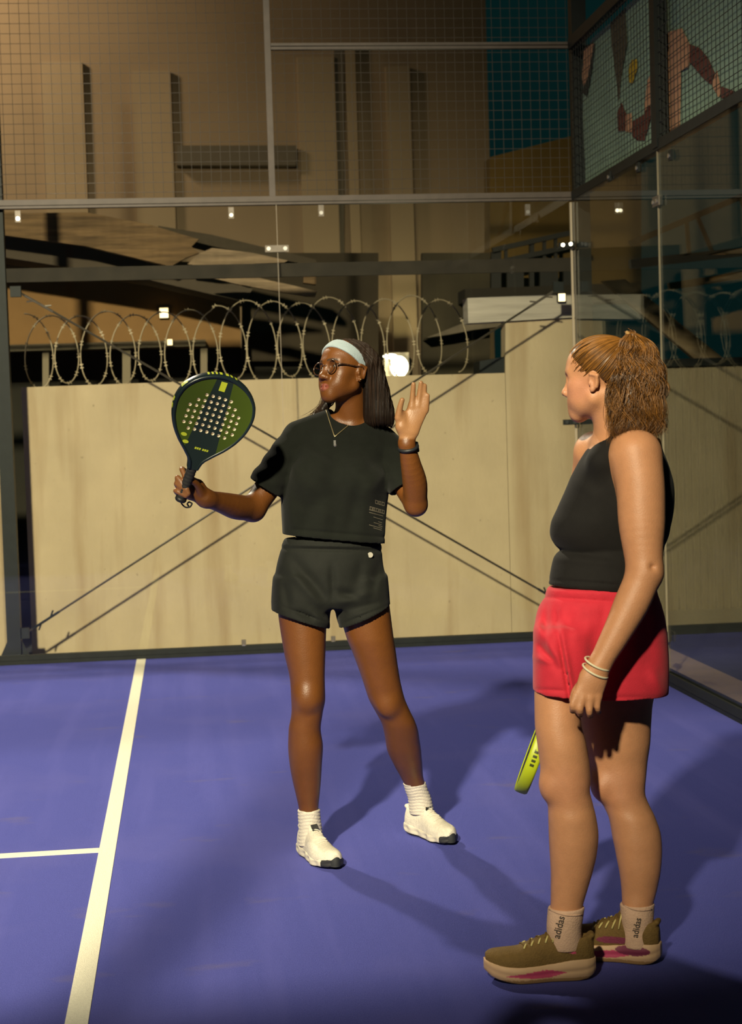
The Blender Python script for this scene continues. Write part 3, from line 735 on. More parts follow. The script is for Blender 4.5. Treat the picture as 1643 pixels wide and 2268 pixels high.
class Head:
    def __init__(s, c, A): s.c = np.array(c, float); s.A = A
    def w(s, p): return s.c + np.asarray(p, float) @ s.A
    def ell(s, c, r, rot=None):
        M = s.A if rot is None else rot @ s.A
        return ell(s.w(c), r, M)
    def rc(s, a, b, ra, rb=None): return rc(s.w(a), s.w(b), ra, rb)
    def loc(s, x, y, z):
        dx, dy, dz = x - s.c[0], y - s.c[1], z - s.c[2]
        return [dx * s.A[k][0] + dy * s.A[k][1] + dz * s.A[k][2] for k in range(3)]

def build_head(v, h, broad=1.0, lips=1.0, ear=1.0):
    u = v.op
    u(h.ell((0, -0.008, 0.043), (0.072, 0.093, 0.080)), 0.01)
    u(h.ell((0, 0.028, 0.050), (0.061, 0.060, 0.060)), 0.04)
    u(h.ell((0, 0.030, -0.012), (0.058, 0.056, 0.072)), 0.03)
    for s in (-1, 1):
        u(h.rc((s * 0.051, 0.008, -0.040), (s * 0.014, 0.070, -0.080), 0.016, 0.015), 0.03)
        u(h.ell((s * 0.042, 0.055, -0.006), (0.021, 0.022, 0.018)), 0.03)
        u(h.ell((s * 0.034, 0.060, -0.040), (0.020, 0.022, 0.022)), 0.03)
        u(h.rc((s * 0.010, 0.087, 0.036), (s * 0.044, 0.070, 0.037), 0.0075, 0.007), 0.02)
    u(h.ell((0, 0.073, -0.083), (0.020, 0.015, 0.014)), 0.022)
    u(h.ell((0, 0.078, -0.052), (0.028, 0.017, 0.026)), 0.025)
    for s in (-1, 1):
        u(h.ell((s * 0.032, 0.093, 0.019), (0.017, 0.015, 0.011)), 0.014, 's')
    # nose
    u(h.rc((0, 0.085, 0.030), (0, 0.104, -0.012), 0.0068, 0.0095), 0.014)
    u(h.ell((0, 0.106, -0.018), (0.0115 * broad, 0.0115, 0.0100)), 0.008)
    for s in (-1, 1):
        u(h.ell((s * 0.0135 * broad, 0.0955, -0.0225), (0.0092, 0.0115, 0.0085)), 0.007)
        u(h.ell((s * 0.0068, 0.103, -0.0305), (0.0042, 0.0055, 0.0035)), 0.003, 's')
    # lids
    for s in (-1, 1):
        u(h.ell((s * 0.032, 0.0705, 0.0195), (0.0160, 0.0155, 0.0140)), 0.006)
        u(h.ell((s * 0.032, 0.0865, 0.0185), (0.0125, 0.0065, 0.0042)), 0.0025, 's')
    # lips
    L = lips
    for s in (-1, 1):
        u(h.rc((s * 0.004, 0.0945, -0.0470), (s * 0.0225, 0.0850, -0.0515), 0.0062 * L, 0.0030), 0.004)
        u(h.rc((s * 0.003, 0.0940, -0.0595), (s * 0.0200, 0.0850, -0.0540), 0.0070 * L, 0.0030), 0.004)
    u(h.rc((-0.022, 0.0955, -0.0530), (0.022, 0.0955, -0.0530), 0.0020, 0.0020), 0.002, 's')
    # ears
    E_ = lambda y, z: (-0.006 + (y + 0.006) * ear, 0.006 + (z - 0.006) * ear)
    for s in (-1, 1):
        u(h.ell((s * 0.0735, *E_(-0.006, 0.008)), (0.0075, 0.0175 * ear, 0.0290 * ear)), 0.010)
        u(h.rc((s * 0.080, *E_(0.004, 0.030)), (s * 0.081, *E_(-0.020, 0.024)), 0.0042), 0.005)
        u(h.rc((s * 0.081, *E_(-0.020, 0.024)), (s * 0.077, *E_(-0.014, -0.012)), 0.0042), 0.005)
        u(h.ell((s * 0.0755, *E_(0.002, -0.020)), (0.0055, 0.0080, 0.0085)), 0.005)
        u(h.ell((s * 0.083, *E_(-0.002, 0.006)), (0.0065, 0.0085 * ear, 0.0150 * ear)), 0.005, 's')
        u(h.ell((s * 0.076, *E_(0.009, 0.000)), (0.005, 0.0045, 0.006)), 0.004)

def chain(v, pts, k=0.008, first_k=None):
    """pts: (world point, radius) along a finger"""
    v.op(tubep(pts, 3), first_k or k)
def limb(v, pts, k=0.02):
    v.op(tubep([(P(x, y, Y), r) for x, y, Y, r in pts]), k)
def pchain(v, pts, k=0.008, first_k=None):
    chain(v, [(P(x, y, Y), r) for x, y, Y, r in pts], k, first_k)

def folds(v, L):
    x = v.a[0][:, None, None]; y = v.a[1][None, :, None]; z = v.a[2][None, None, :]
    u, w_ = px_map(x, y, z); u = u.astype(np.float32); w_ = w_.astype(np.float32)
    band = np.abs(v.F) < 0.03; ub = u[band]; wb_ = w_[band]; acc = np.zeros(len(ub), np.float32)
    for x0, y0, x1, y1, wd, amp in L:
        ex, ey = x1 - x0, y1 - y0; t = np.clip(((ub - x0) * ex + (wb_ - y0) * ey) / (ex * ex + ey * ey), 0, 1)
        d2 = (ub - x0 - t * ex) ** 2 + (wb_ - y0 - t * ey) ** 2
        acc += 1.5 * amp * np.exp(-d2 / (2 * wd * wd)) * np.sin(np.pi * (0.06 + 0.88 * t)) ** 0.7
    v.F[band] += acc

def grid_for(lo, hi, h, fx=(), fy=(), fz=()):
    return Vol(axis(lo[0], hi[0], h, fx), axis(lo[1], hi[1], h, fy), axis(lo[2], hi[2], h, fz))
def bounds(pts, mg):
    p = np.array(pts); return p.min(0) - mg, p.max(0) + mg
def plane_below(a, b, along=(0, 1, 0)):
    """function > 0 below the plane through a, b and the direction along"""
    a = np.array(a, float); n = np.cross(np.array(b, float) - a, along); n /= np.linalg.norm(n)
    if n[2] > 0: n = -n
    return lambda x, y, z: (x - a[0]) * n[0] + (y - a[1]) * n[1] + (z - a[2]) * n[2]

def strands_mesh(name, paths, r0, material, parent, colors, taper=True, sides=3):
    n, m_, _ = paths.shape
    T = np.gradient(paths, axis=1); T /= np.linalg.norm(T, axis=2)[..., None] + 1e-9
    ref = np.array([0.31, 0.9, 0.3]); u = np.cross(T, ref); u /= np.linalg.norm(u, axis=2)[..., None] + 1e-9; w_ = np.cross(T, u)
    t = np.linspace(0, 1, m_); prof = (np.clip((1.02 - t) / 0.35, 0.15, 1) if taper else np.ones(m_))
    r = np.asarray(r0).reshape(-1, 1) * prof[None]
    V = np.stack([paths + r[..., None] * (math.cos(2 * math.pi * k / sides) * u + math.sin(2 * math.pi * k / sides) * w_) for k in range(sides)], 2)
    idx = np.arange(n * m_ * sides).reshape(n, m_, sides); Q = []
    for k in range(sides):
        k2 = (k + 1) % sides; Q.append(np.stack([idx[:, :-1, k], idx[:, :-1, k2], idx[:, 1:, k2], idx[:, 1:, k]], -1).reshape(-1, 4))
    c = np.repeat(colors, m_ * sides, 0)
    return mesh_obj(name, V.reshape(-1, 3), np.concatenate(Q), material, parent, True, c)

def march(v, seeds, flow, steps, step, off):
    p = seeds.copy(); out = [p.copy()]; prev = None
    for i in range(steps):
        g = v.grad(p, 0.004); d = v.sample(p); f = flow(p, i)
        f = f - g * (f * g).sum(1)[:, None]; f /= np.linalg.norm(f, axis=1)[:, None] + 1e-9
        if prev is not None: f = 0.5 * f + 0.5 * prev; f /= np.linalg.norm(f, axis=1)[:, None] + 1e-9
        prev = f
        corr = np.clip(off - d, -0.006, 0.006) * (np.abs(d) < 0.045)
        p = p + f * step + g * corr[:, None]; out.append(p.copy())
    return np.stack(out, 1)

def ring(c, n, r, tube_r, squash=1.0, ax=None, seg=28, sides=8):
    n = unit(n); a = unit(np.cross(n, (0.2, 1, 0.1)) if ax is None else ax); a = unit(a - n * (a @ n)); b = np.cross(n, a)
    pts = [np.array(c) + r * (math.cos(t) * a + squash * math.sin(t) * b) for t in np.linspace(0, 2 * math.pi, seg + 1)[:-1]]
    return MB().tube(pts, tube_r, sides, closed=True)

def skin_mat(name):
    return mat(name, (1, 1, 1), 0.42 if 'deep' in name else 0.5, 0, 0.06, 40, 0.12, 260, 0.5, attr=True, sss=0.0 if 'deep' in name else 0.08)

# ---------------------------------------------------------------- shoe
def build_shoe(parent, heel, toe, side, spec):
    """heel, toe: floor points; side=+1 left foot (outer side +y)"""
    heel = np.array(heel, float); toe = np.array(toe, float); L = np.linalg.norm(toe - heel)
    fx = unit(toe - heel); up0 = np.array([0, 0, 1.0]); fz = unit(up0 - fx * (fx @ up0)); fy = np.cross(fz, fx)
    W = lambda p: heel + np.asarray(p) @ np.array([fx, fy, fz])
    k = L / 0.285; th, tt = spec['heel_h'], spec['toe_h']
    xs = np.array([-0.004, 0.006, 0.025, 0.06, 0.11, 0.16, 0.20, 0.24, 0.27, 0.283, 0.290]) * k
    ws = np.array([0.010, 0.024, 0.034, 0.037, 0.035, 0.042, 0.047, 0.044, 0.031, 0.018, 0.006])
    cen = np.array([0, 0, 0, 0, -0.002, -0.003, -0.002, 0.001, 0.006, 0.008, 0.009]) * -side
    zb = np.array([0.020, 0.012, 0.004, 0, 0, 0, 0.001, 0.008, spec['spring'] * 0.55, spec['spring'] * 0.85, spec['spring']])
    zt = np.array([th, th, th, th * 0.98, th * 0.86, tt + 0.004, tt + 0.003, tt + 0.006, tt + 0.012, tt + 0.015, tt + 0.017])
    hh = np.array([0.030, 0.052, 0.066, 0.068, 0.075, 0.062, 0.046, 0.038, 0.028, 0.018, 0.008])
    v = Vol(axis(-0.03, L + 0.03, 0.0028), axis(-0.068, 0.068, 0.0028), axis(-0.012, 0.17, 0.0028))
    X, Yv, Z = v.a[0][:, None, None], v.a[1][None, :, None], v.a[2][None, None, :]
    g = lambda A: pchip(xs, A, v.a[0].astype(float))[:, None, None]
    w_, ce, b_, t_, h_ = g(ws), g(cen), g(zb), g(zt), g(hh)
    ends = np.maximum(-0.004 * k - X, X - 0.290 * k)
    groove = 0.0035 * np.exp(-((Z - (b_ + t_) * 0.5) / 0.006) ** 2)
    bul = spec.get('bulge', 0.004) + spec.get('pods', 0.0) * np.sin(X / k * 2 * math.pi / 0.062 + 1)
    d = np.maximum(np.abs(Yv - ce) - (w_ + bul * np.sin(np.pi * np.clip((Z - b_) / (t_ - b_), 0, 1)) - groove), np.maximum(b_ - Z, Z - t_))
    v.F = np.maximum(d, ends).astype(np.float32)
    pos, Q = v.mesh(3)
    # colour of the midsole, pattern in shoe space
    c = np.tile(np.array(spec['sole'], np.float32), (len(pos), 1))
    if spec.get('stripe') is not None:
        yy = (pos[:, 1]) * side; xx = pos[:, 0] / k; zz = pos[:, 2]
        mk = (np.abs(zz - (0.026 + 0.02 * (0.13 - xx))) < 0.011 * np.clip((0.245 - xx) / 0.1, 0, 1) * np.clip((xx - 0.075) / 0.05, 0, 1)) & (xx > 0.075) & (xx < 0.245) & (np.abs(yy) > 0.02)
        c[mk] = spec['stripe']
        mk = (zz < 0.012); c[mk] = spec['outsole']
        if side < 0:
            mk = (((xx - 0.07) / 0.05) ** 2 + ((zz - 0.040) / 0.014) ** 2 < 1) & (np.abs(yy) > 0.02); c[mk] = spec['blob']
    else:
        mk = ((pos[:, 0] > 0.255 * k) & (pos[:, 2] < tt + 0.014)) | (pos[:, 2] < 0.006); c[mk] = spec['outsole']
    sole_data = (np.array([W(p) for p in pos]), Q, c)
    # upper
    v2 = Vol(axis(-0.02, L + 0.02, 0.0026), axis(-0.062, 0.062, 0.0026), axis(0.0, 0.17, 0.0026))
    X, Yv, Z = v2.a[0][:, None, None], v2.a[1][None, :, None], v2.a[2][None, None, :]
    g = lambda A: pchip(xs, A, v2.a[0].astype(float))[:, None, None]
    w_, ce, t_, h_ = g(ws) - 0.001, g(cen), g(zt) - 0.006, g(hh) + 0.006
    nn = 2.3; zz = (Z - t_) / h_
    dd = ((np.abs((Yv - ce) / w_) ** nn + np.abs(np.clip(zz, 0, None)) ** nn) ** (1 / nn) - 1) * np.minimum(w_, h_)
    dd = np.maximum(dd, t_ - Z)
    dd = np.maximum(dd, np.maximum(0.0 - X, X - 0.286 * k))
    v2.F = np.minimum(dd, BIG).astype(np.float32)
    top = th + 0.062
    v2.op(ell((0.058 * k, 0, top + 0.012), (0.052, 0.0275, 0.030)), 0.008, 's')
    v2.op(rc((0.004, -0.012, top - 0.005), (0.004, 0.012, top - 0.005), 0.007), 0.010)           # heel tab
    v2.op(rc((0.108 * k, -0.012, th + 0.070), (0.104 * k, 0.012, th + 0.070), 0.008), 0.014)       # tongue
    pos, Q = v2.mesh(2)
    c = np.tile(np.array(spec['upper'], np.float32), (len(pos), 1))
    if spec.get('stripe') is not None:
        yy = pos[:, 1] * side; xx = pos[:, 0] / k; zz = pos[:, 2]
        mk = (((xx - 0.066) / 0.016) ** 2 + ((zz - th - 0.022 - (xx - 0.066) * 0.3) / 0.0045) ** 2 < 1) & (yy > 0); c[mk] = spec['stripe']
        if side < 0: mk = (((xx - 0.125) / 0.05) ** 2 + ((zz - th - 0.004) / 0.010) ** 2 < 1) & (yy < 0.0); c[mk] = spec['blob']
    sh = mesh_obj('shoe', np.array([W(p) for p in pos]), Q, mat('shoe_knit_' + spec['name'], (1, 1, 1), 0.8, 0, 0.12, 90, 0.35, 260, attr=True), parent, True, c)
    mesh_obj('sole', sole_data[0], sole_data[1], mat('shoe_foam', (1, 1, 1), 0.6, attr=True), sh, True, sole_data[2])
    # laces and tongue tag lie on the upper
    lace_m = mat('lace_' + spec['name'], spec['lace'], 0.8)
    def on(x, y):
        z = np.linspace(0.16, 0.02, 240); pts = np.stack([np.full(240, x), np.full(240, y), z], 1); s_ = v2.sample(pts)
        i = int(np.argmax(s_ < 0)); return np.array([x, y, z[i]])
    for i in range(5):
        x0 = (0.105 + 0.021 * i) * k; yy = np.linspace(-0.019, 0.019, 9)
        pts = [W(on(x0 + 0.008 * (j / 8 - 0.5) * (1 if i % 2 else -1), y) + np.array([0, 0, 0.002])) for j, y in enumerate(yy)]
        MB().tube(pts, 0.0023, 6).build('lace', lace_m, sh, True)
    if spec.get('eyelet') is not None:
        for s_ in (-1, 1):
            for i in range(5):
                x0 = (0.103 + 0.019 * i) * k; a = on(x0, s_ * 0.016); b2 = on(x0 + 0.008, s_ * 0.027)
                MB().tube([W(a + np.array([0, 0, .0015])), W((a + b2) / 2 + np.array([0, s_ * .0015, .003])), W(b2 + np.array([0, s_ * .002, .0015]))], 0.0028, 5).build('lace_loop', mat('lace_loop_' + spec['name'], spec['eyelet'], 0.6), sh, True)
    if spec.get('tag') is not None:
        tx, tz = 0.112 * k, th + 0.070
        V = [W(p_) for p_ in ((tx + 0.004, 0.015 * side, tz + 0.012), (tx + 0.004, -0.008 * side, tz + 0.014), (tx + 0.017, -0.011 * side, tz - 0.010), (tx + 0.017, 0.011 * side, tz - 0.012))]
        MB().prism(V, fx * 0.003 + fz * 0.003).build('tongue_tag', mat('black_tag', (0.02, 0.02, 0.02), 0.6), sh)
    if spec.get('toe_cap') is not None:
        mm = MB()
        for s_ in np.linspace(-0.022, 0.018, 9):
            q = on(0.272 * k, s_ * 0.9)
        b2 = MB(); ar = []
        for t in np.linspace(-1, 1, 15):
            yv = t * 0.021 + (-side) * 0.007; xe = 0.291 * k - 0.016 * abs(t) ** 2.2 * k
            ar.append((xe, yv, 0.018, tt + 0.022 - 0.018 * t * t))
        V = []; F_ = []
        for xe, yv, z0, z1 in ar:
            for z in np.linspace(z0 - 0.006, z1, 5):
                V.append(W((xe + 0.0025 - 0.25 * max(0, z - 0.03), yv, z)))
        for i in range(14):
            for j in range(4): F_.append((i * 5 + j, i * 5 + j + 1, i * 5 + j + 6, i * 5 + j + 5))
        n0 = len(V); V2 = [p_ - fx * 0.012 for p_ in V]; F2 = [tuple(q_ + n0 for q_ in f[::-1]) for f in F_]
        mesh_obj('toe_cap', V + V2, F_ + F2, mat('black_rubber', (0.018, 0.02, 0.022), 0.7), sh, True)
    return sh, W

# ---------------------------------------------------------------- padel racket
def build_racket(name, label, butt, axis_v, lateral, spec):
    ay = unit(axis_v); ax_ = unit(np.asarray(lateral) - ay * (np.asarray(lateral) @ ay)); az = np.cross(ax_, ay)
    B = np.array(butt, float)
    W = lambda V: B + np.asarray(V, float) @ np.array([ax_, ay, az])
    r = empty(name, tuple(B), label, 'racket')
    # outline, butt at y=0, tip at y=0.455
    Y_ = np.array([0.125, 0.150, 0.180, 0.215, 0.255, 0.300, 0.340, 0.380, 0.415, 0.438, 0.450, 0.455])
    X_ = np.array([0.014, 0.020, 0.044, 0.078, 0.106, 0.124, 0.129, 0.121, 0.097, 0.066, 0.036, 0.0])
    yy = np.concatenate([np.linspace(0.125, 0.43, 26), 0.455 - 0.025 * (1 - np.linspace(0, 1, 10)[1:]) ** 2])
    xx = pchip(Y_, X_, yy); xx = np.where(yy > 0.43, np.sqrt(np.clip((0.4551 - yy) / 0.025, 0, 1)) * pchip(Y_, X_, np.array([0.43]))[0], xx)
    out = [(x, y) for x, y in zip(xx, yy)] + [(-x, y) for x, y in zip(xx[::-1][1:], yy[::-1][1:])]
    holes = []
    for j, (n_, sh_) in enumerate(spec['rows']):
        y = 0.385 - j * 0.0205
        for i in range(n_):
            x = (i - (n_ - 1) / 2) * 0.0205 + sh_; holes.append((x, y - 0.10 * x * x / 0.1 - 0.0))
    def plate(outline, hol, z0, z1, nm, mt, parent, bevel=0.0):
        cu = bpy.data.curves.new(nm, 'CURVE'); cu.dimensions = '2D'; cu.fill_mode = 'BOTH'; cu.extrude = (z1 - z0) / 2 - bevel; cu.bevel_depth = bevel; cu.bevel_resolution = 1
        for pts in [outline] + [[(hx + 0.0070 * math.cos(a), hy + 0.0070 * math.sin(a)) for a in np.linspace(0, 2 * math.pi, 15)[:-1]] for hx, hy in hol]:
            sp = cu.splines.new('POLY'); sp.points.add(len(pts) - 1); sp.use_cyclic_u = True
            for q, (x, y) in zip(sp.points, pts): q.co = (x, y, 0, 1)
        o = bpy.data.objects.new(nm, cu); col.objects.link(o); dg = bpy.context.evaluated_depsgraph_get()
        me = bpy.data.meshes.new_from_object(o.evaluated_get(dg)); V = np.array([v_.co[:] for v_ in me.vertices]); V[:, 2] += (z0 + z1) / 2
        F_ = [tuple(p_.vertices) for p_ in me.polygons]
        HC = np.array(hol); mi = [int(abs(p_.normal[2]) < 0.6 and np.hypot(HC[:, 0] - p_.center[0], HC[:, 1] - p_.center[1]).min() < 0.0085) for p_ in me.polygons]
        bpy.data.objects.remove(o); bpy.data.curves.remove(cu); bpy.data.meshes.remove(me)
        ob = mesh_obj(nm, W(V), F_, mt, parent, mats=[mt, mat('cream_core_foam', (0.80, 0.70, 0.52), 0.7)], midx=mi)
        return ob
    inset = [(x * 0.985, 0.13 + (y - 0.13) * 0.99) for x, y in out]
    fc = plate(inset, holes, -0.0165, 0.0165, 'face', spec['face'](ax_, ay) if callable(spec['face']) else spec['face'], r, 0.002)
    # rim tube around the face, squarish
    pts = np.array(out); ctr = np.array([0, 0.30]); n_ = len(pts); V = []; F_ = []
    T = np.gradient(pts, axis=0); Nn = np.stack([T[:, 1], -T[:, 0]], 1); Nn /= np.linalg.norm(Nn, axis=1)[:, None]
    if (Nn[5] @ (pts[5] - ctr)) < 0: Nn = -Nn
    prof = [(-0.006, -0.0190), (0.001, -0.0190), (0.0045, -0.013), (0.0055, 0.0), (0.0045, 0.013), (0.001, 0.0190), (-0.006, 0.0190)]
    for i in range(n_):
        for a, z in prof: V.append((pts[i, 0] + Nn[i, 0] * a, pts[i, 1] + Nn[i, 1] * a, z))
    m_ = len(prof)
    for i in range(n_ - 1):
        for j in range(m_): F_.append((i * m_ + j, i * m_ + (j + 1) % m_, (i + 1) * m_ + (j + 1) % m_, (i + 1) * m_ + j))
    mesh_obj('rim', W(V), F_, spec['rim'], r, True)
    for i0, i1, zc, hw, key in spec['rim_marks']:
        V = []; F_ = []; k_ = 0
        idx = np.linspace(i0, i1, 5) * (n_ - 1)
        for q in idx:
            i = int(q); f_ = q - i; p_ = pts[i] * (1 - f_) + pts[min(i + 1, n_ - 1)] * f_; nn_ = Nn[i]
            for z in (zc - hw, zc, zc + hw):
                a = 0.0064 - 0.0012 * (abs(z) / 0.013) ** 2; V.append((p_[0] + nn_[0] * a, p_[1] + nn_[1] * a, z))
        for i in range(4):
            for j in range(2): F_.append((i * 3 + j, i * 3 + j + 1, i * 3 + j + 4, i * 3 + j + 3))
        n0 = len(V); Vc = np.array(V); V2 = Vc.copy(); V2[:, :2] *= 0.99
        mesh_obj('rim_print', W(np.concatenate([Vc, V2])), F_ + [tuple(q + n0 for q in f[::-1]) for f in F_], spec[key], r)
    for poly, key in spec['decals']:
        MB().prism(W([(x, y, 0.0166) for x, y in poly]), az * 0.0006).build('face_print', spec[key], r)
    # throat and handle
    th = MB(); V = []; F_ = []
    # handle: octagonal grip with wrap ridges, butt cap, cord
    pts_ = []; rad = []
    for y in np.linspace(0.006, 0.132, 43): pts_.append((0, y, 0)); rad.append(0.0158 + 0.0010 * (1 if int(y / 0.006) % 2 else 0))
    b2 = MB().tube(W(pts_), rad, 10); b2.build('grip', spec['grip'], r, True)
    MB().tube(W([(0, 0, 0), (0, 0.004, 0), (0, 0.014, 0)]), [0.017, 0.0195, 0.0185], 12).build('butt_cap', spec['cap'], r, True)
    cordp = [(0, 0.002, 0), (0.010, -0.010, 0.002), (0.024, -0.016, 0.004), (0.038, -0.010, 0.004), (0.040, 0.002, 0.003), (0.030, 0.004, 0.001), (0.026, -0.004, 0), (0.034, -0.012, 0)]
    q = np.linspace(0, 1, len(cordp)); qq = np.linspace(0, 1, 28); cp = np.stack([pchip(q, np.array(cordp)[:, k], qq) for k in range(3)], 1)
    MB().tube(W(cp), 0.0028, 6).build('wrist_cord', spec['cord'], r, True)
    return r
# ================================================================ first player: black tee and shorts, racket in one hand, other palm raised
Y1 = 5.70
w1 = empty('person', (0.55, 5.74, 0), 'player in black tee and black shorts raising an open palm, pale blue headband', 'person')
S1 = scale_at(Y1)
h1 = Head(P(767, 834, Y1 - 0.01), head_axes(50, 10, -5))
lo, hi = (P(380, 1000, 5.4)[0] - 0.02, 5.33, 0.05), (P(960, 1000, 5.9)[0] + 0.08, 6.12, h1.c[2] + 0.16)
fz_ = [(P(900, 972, 5.46)[2], h1.c[2] + 0.14, 0.0026), (P(415, 1112, 5.42)[2], P(415, 1030, 5.42)[2], 0.0026)]
fx_ = [(h1.c[0] - 0.10, h1.c[0] + 0.10, 0.0024), (P(868, 900, 5.46)[0] - 0.01, P(952, 900, 5.46)[0] + 0.01, 0.0024), (P(384, 1080, 5.42)[0] - 0.01, P(456, 1080, 5.42)[0] + 0.01, 0.0026)]
fy_ = [(5.375, 5.485, 0.0028), (h1.c[1] - 0.125, h1.c[1] + 0.08, 0.0028)]
v = grid_for(lo, hi, 0.006, fx_, fy_, fz_)
# trunk, neck
torso = [(945, 700, 832, 5.73, .62), (965, 662, 850, 5.73, .55), (1010, 652, 850, 5.72, .56), (1070, 655, 842, 5.71, .60), (1130, 664, 832, 5.71, .62), (1185, 655, 836, 5.71, .62), (1240, 632, 842, 5.72, .60), (1300, 622, 846, 5.73, .58), (1335, 628, 842, 5.73, .5)]
v.op(stack(prow(torso, Y1, 0.6)), 0.03)
v.op(rc(h1.w((0, -0.018, -0.03)), P(778, 955, 5.735), 0.050, 0.056), 0.03)
v.op(rc(P(740, 945, 5.73), P(672, 972, 5.73), 0.042, 0.040), 0.03); v.op(rc(P(815, 950, 5.73), P(848, 990, 5.73), 0.042, 0.040), 0.03)
# legs
legR = [(1290, 614, 732, 5.72), (1372, 618, 723, 5.71), (1442, 629, 720.5, 5.70), (1512, 643, 719, 5.69), (1548, 645, 720, 5.69), (1583, 645, 714, 5.70), (1618, 639, 710, 5.71), (1654, 638, 715, 5.72), (1689, 641, 713, 5.73), (1724, 647, 711, 5.745), (1759, 655, 708, 5.755), (1795, 662, 705, 5.765), (1850, 664, 708, 5.77)]
legL = [(1290, 742, 856, 5.72), (1372, 757, 866, 5.72), (1410, 767, 871, 5.72), (1442, 780, 876, 5.725), (1477, 793, 881, 5.735), (1512, 805, 887, 5.745), (1548, 817, 896, 5.76), (1576, 832, 908, 5.775), (1601, 845, 920, 5.79), (1620, 850, 926, 5.81), (1654, 856, 931, 5.85), (1689, 870, 935, 5.89), (1724, 889, 938, 5.93), (1745, 899, 944, 5.95), (1775, 908, 952, 5.97)]
for L in (legR, legL): v.op(stack(prow(L, Y1, 1.08)), 0.02)
v.op(ell(P(681, 1545, 5.645), (0.030, 0.024, 0.036)), 0.035); v.op(ell(P(858, 1562, 5.715), (0.030, 0.026, 0.036)), 0.035)     # kneecaps
v.op(ell(P(676, 1648, 5.765), (0.047, 0.045, 0.075)), 0.03); v.op(ell(P(893, 1640, 5.875), (0.046, 0.045, 0.07)), 0.03)   # calves
# image-left arm and gripping hand
YH = 5.42
limb(v, [(662, 990, 5.72, .046), (612, 1052, 5.69, .046), (560, 1127, 5.63, .0415)], 0.03)
limb(v, [(560, 1127, 5.63, .0415), (525, 1123, 5.57, .043), (490, 1113, 5.51, .035), (455, 1104, 5.455, .0265)], 0.02)
v.op(rc(P(455, 1104, 5.455), P(431, 1083, 5.452), .0265, .031, (CF, 0.62)), 0.02)
v.op(rc(P(437, 1078, 5.45), P(424, 1092, 5.457), .022, .022, (CF, 0.7)), 0.012)
for f in ([(430, 1069, 5.457, .0105), (409, 1044, 5.452, .0098), (403, 1039, 5.42, .0092), (411, 1058, 5.398, .0082)],
          [(426, 1079, 5.458, .0105), (397, 1064, 5.448, .0100), (393, 1058, 5.412, .0096), (414, 1083, 5.394, .0086)],
          [(422, 1089, 5.458, .0102), (394, 1077, 5.448, .0096), (391, 1071, 5.412, .0092), (417, 1093, 5.394, .0082)],
          [(420, 1098, 5.457, .0095), (392, 1091, 5.446, .0088), (389, 1087, 5.414, .0084), (411, 1099, 5.397, .0075)],
          [(446, 1090, 5.435, .0140), (434, 1071, 5.410, .0110), (418, 1062, 5.392, .0092)]):
    pchain(v, f, 0.005, 0.010)
# image-right arm, palm raised
limb(v, [(856, 1000, 5.72, .044), (890, 1062, 5.65, .043), (921, 1118, 5.57, .0375)], 0.03)
limb(v, [(921, 1118, 5.57, .0375), (919, 1075, 5.535, .042), (909, 1025, 5.49, .034), (901, 985, 5.465, .0265)], 0.016)
fl_ = (CF, 0.50)
v.op(rc(P(900, 978, 5.463), P(903, 958, 5.46), .026, .027, (CF, 0.72)), 0.015)
v.op(rc(P(889, 944, 5.452), P(887, 917, 5.455), .0205, .0150, (CF, 0.75)), 0.014)
v.op(rc(P(899, 950, 5.458), P(914, 901, 5.463), .0240, .0165, fl_), 0.012)
v.op(rc(P(908, 952, 5.458), P(929, 902, 5.463), .0230, .0165, fl_), 0.012)
v.op(rc(P(912, 952, 5.456), P(938, 908, 5.462), .0190, .0150, fl_), 0.012)
for f in ([(912, 900, 5.463, .0098), (914, 872, 5.460, .0090), (915.6, 851, 5.455, .0076)],
          [(926, 898, 5.463, .0098), (929.5, 870, 5.460, .0090), (932, 848, 5.454, .0076)],
          [(937, 902, 5.463, .0094), (939.5, 877, 5.462, .0086), (940.5, 854, 5.458, .0074)],
          [(942, 909, 5.462, .0084), (946, 891, 5.460, .0076), (947.5, 876, 5.456, .0066)],
          [(882, 925, 5.450, .0125), (885.5, 903, 5.442, .0100), (890.5, 886, 5.436, .0084)]):
    pchain(v, f, 0.004, 0.008)
build_head(v, h1, 1.22, 1.22)
pos, Q = v.mesh(1)
skin = np.array((0.140, 0.048, 0.0095)); c = np.tile(skin, (len(pos), 1))
hl = np.stack(h1.loc(pos[:, 0], pos[:, 1], pos[:, 2]), 1)
face = (np.abs(hl) < 0.14).all(1)
def soft(d, e): return np.clip(0.5 - d / e, 0, 1)[:, None]
pu, pv = px_map(pos[:, 0], pos[:, 1], pos[:, 2])
# lips
lipm = soft((np.sqrt((hl[:, 0] / 0.023) ** 2 + ((hl[:, 2] + 0.0535) / 0.0125) ** 2) - 1) * 0.012 + 10 * (hl[:, 1] < 0.08), 0.003) * face[:, None]
c = c * (1 - lipm) + np.array((0.22, 0.060, 0.038)) * lipm
# brows
for s in (-1, 1):
    bx_ = hl[:, 0] * s; bz = 0.041 - 12 * (bx_ - 0.032) ** 2
    bm = soft(np.maximum(np.abs(hl[:, 2] - bz) - 0.0035, np.abs(bx_ - 0.032) - 0.019) + 10 * (hl[:, 1] < 0.05), 0.003) * face[:, None] * 0.85
    c = c * (1 - bm) + np.array((0.02, 0.012, 0.006)) * bm
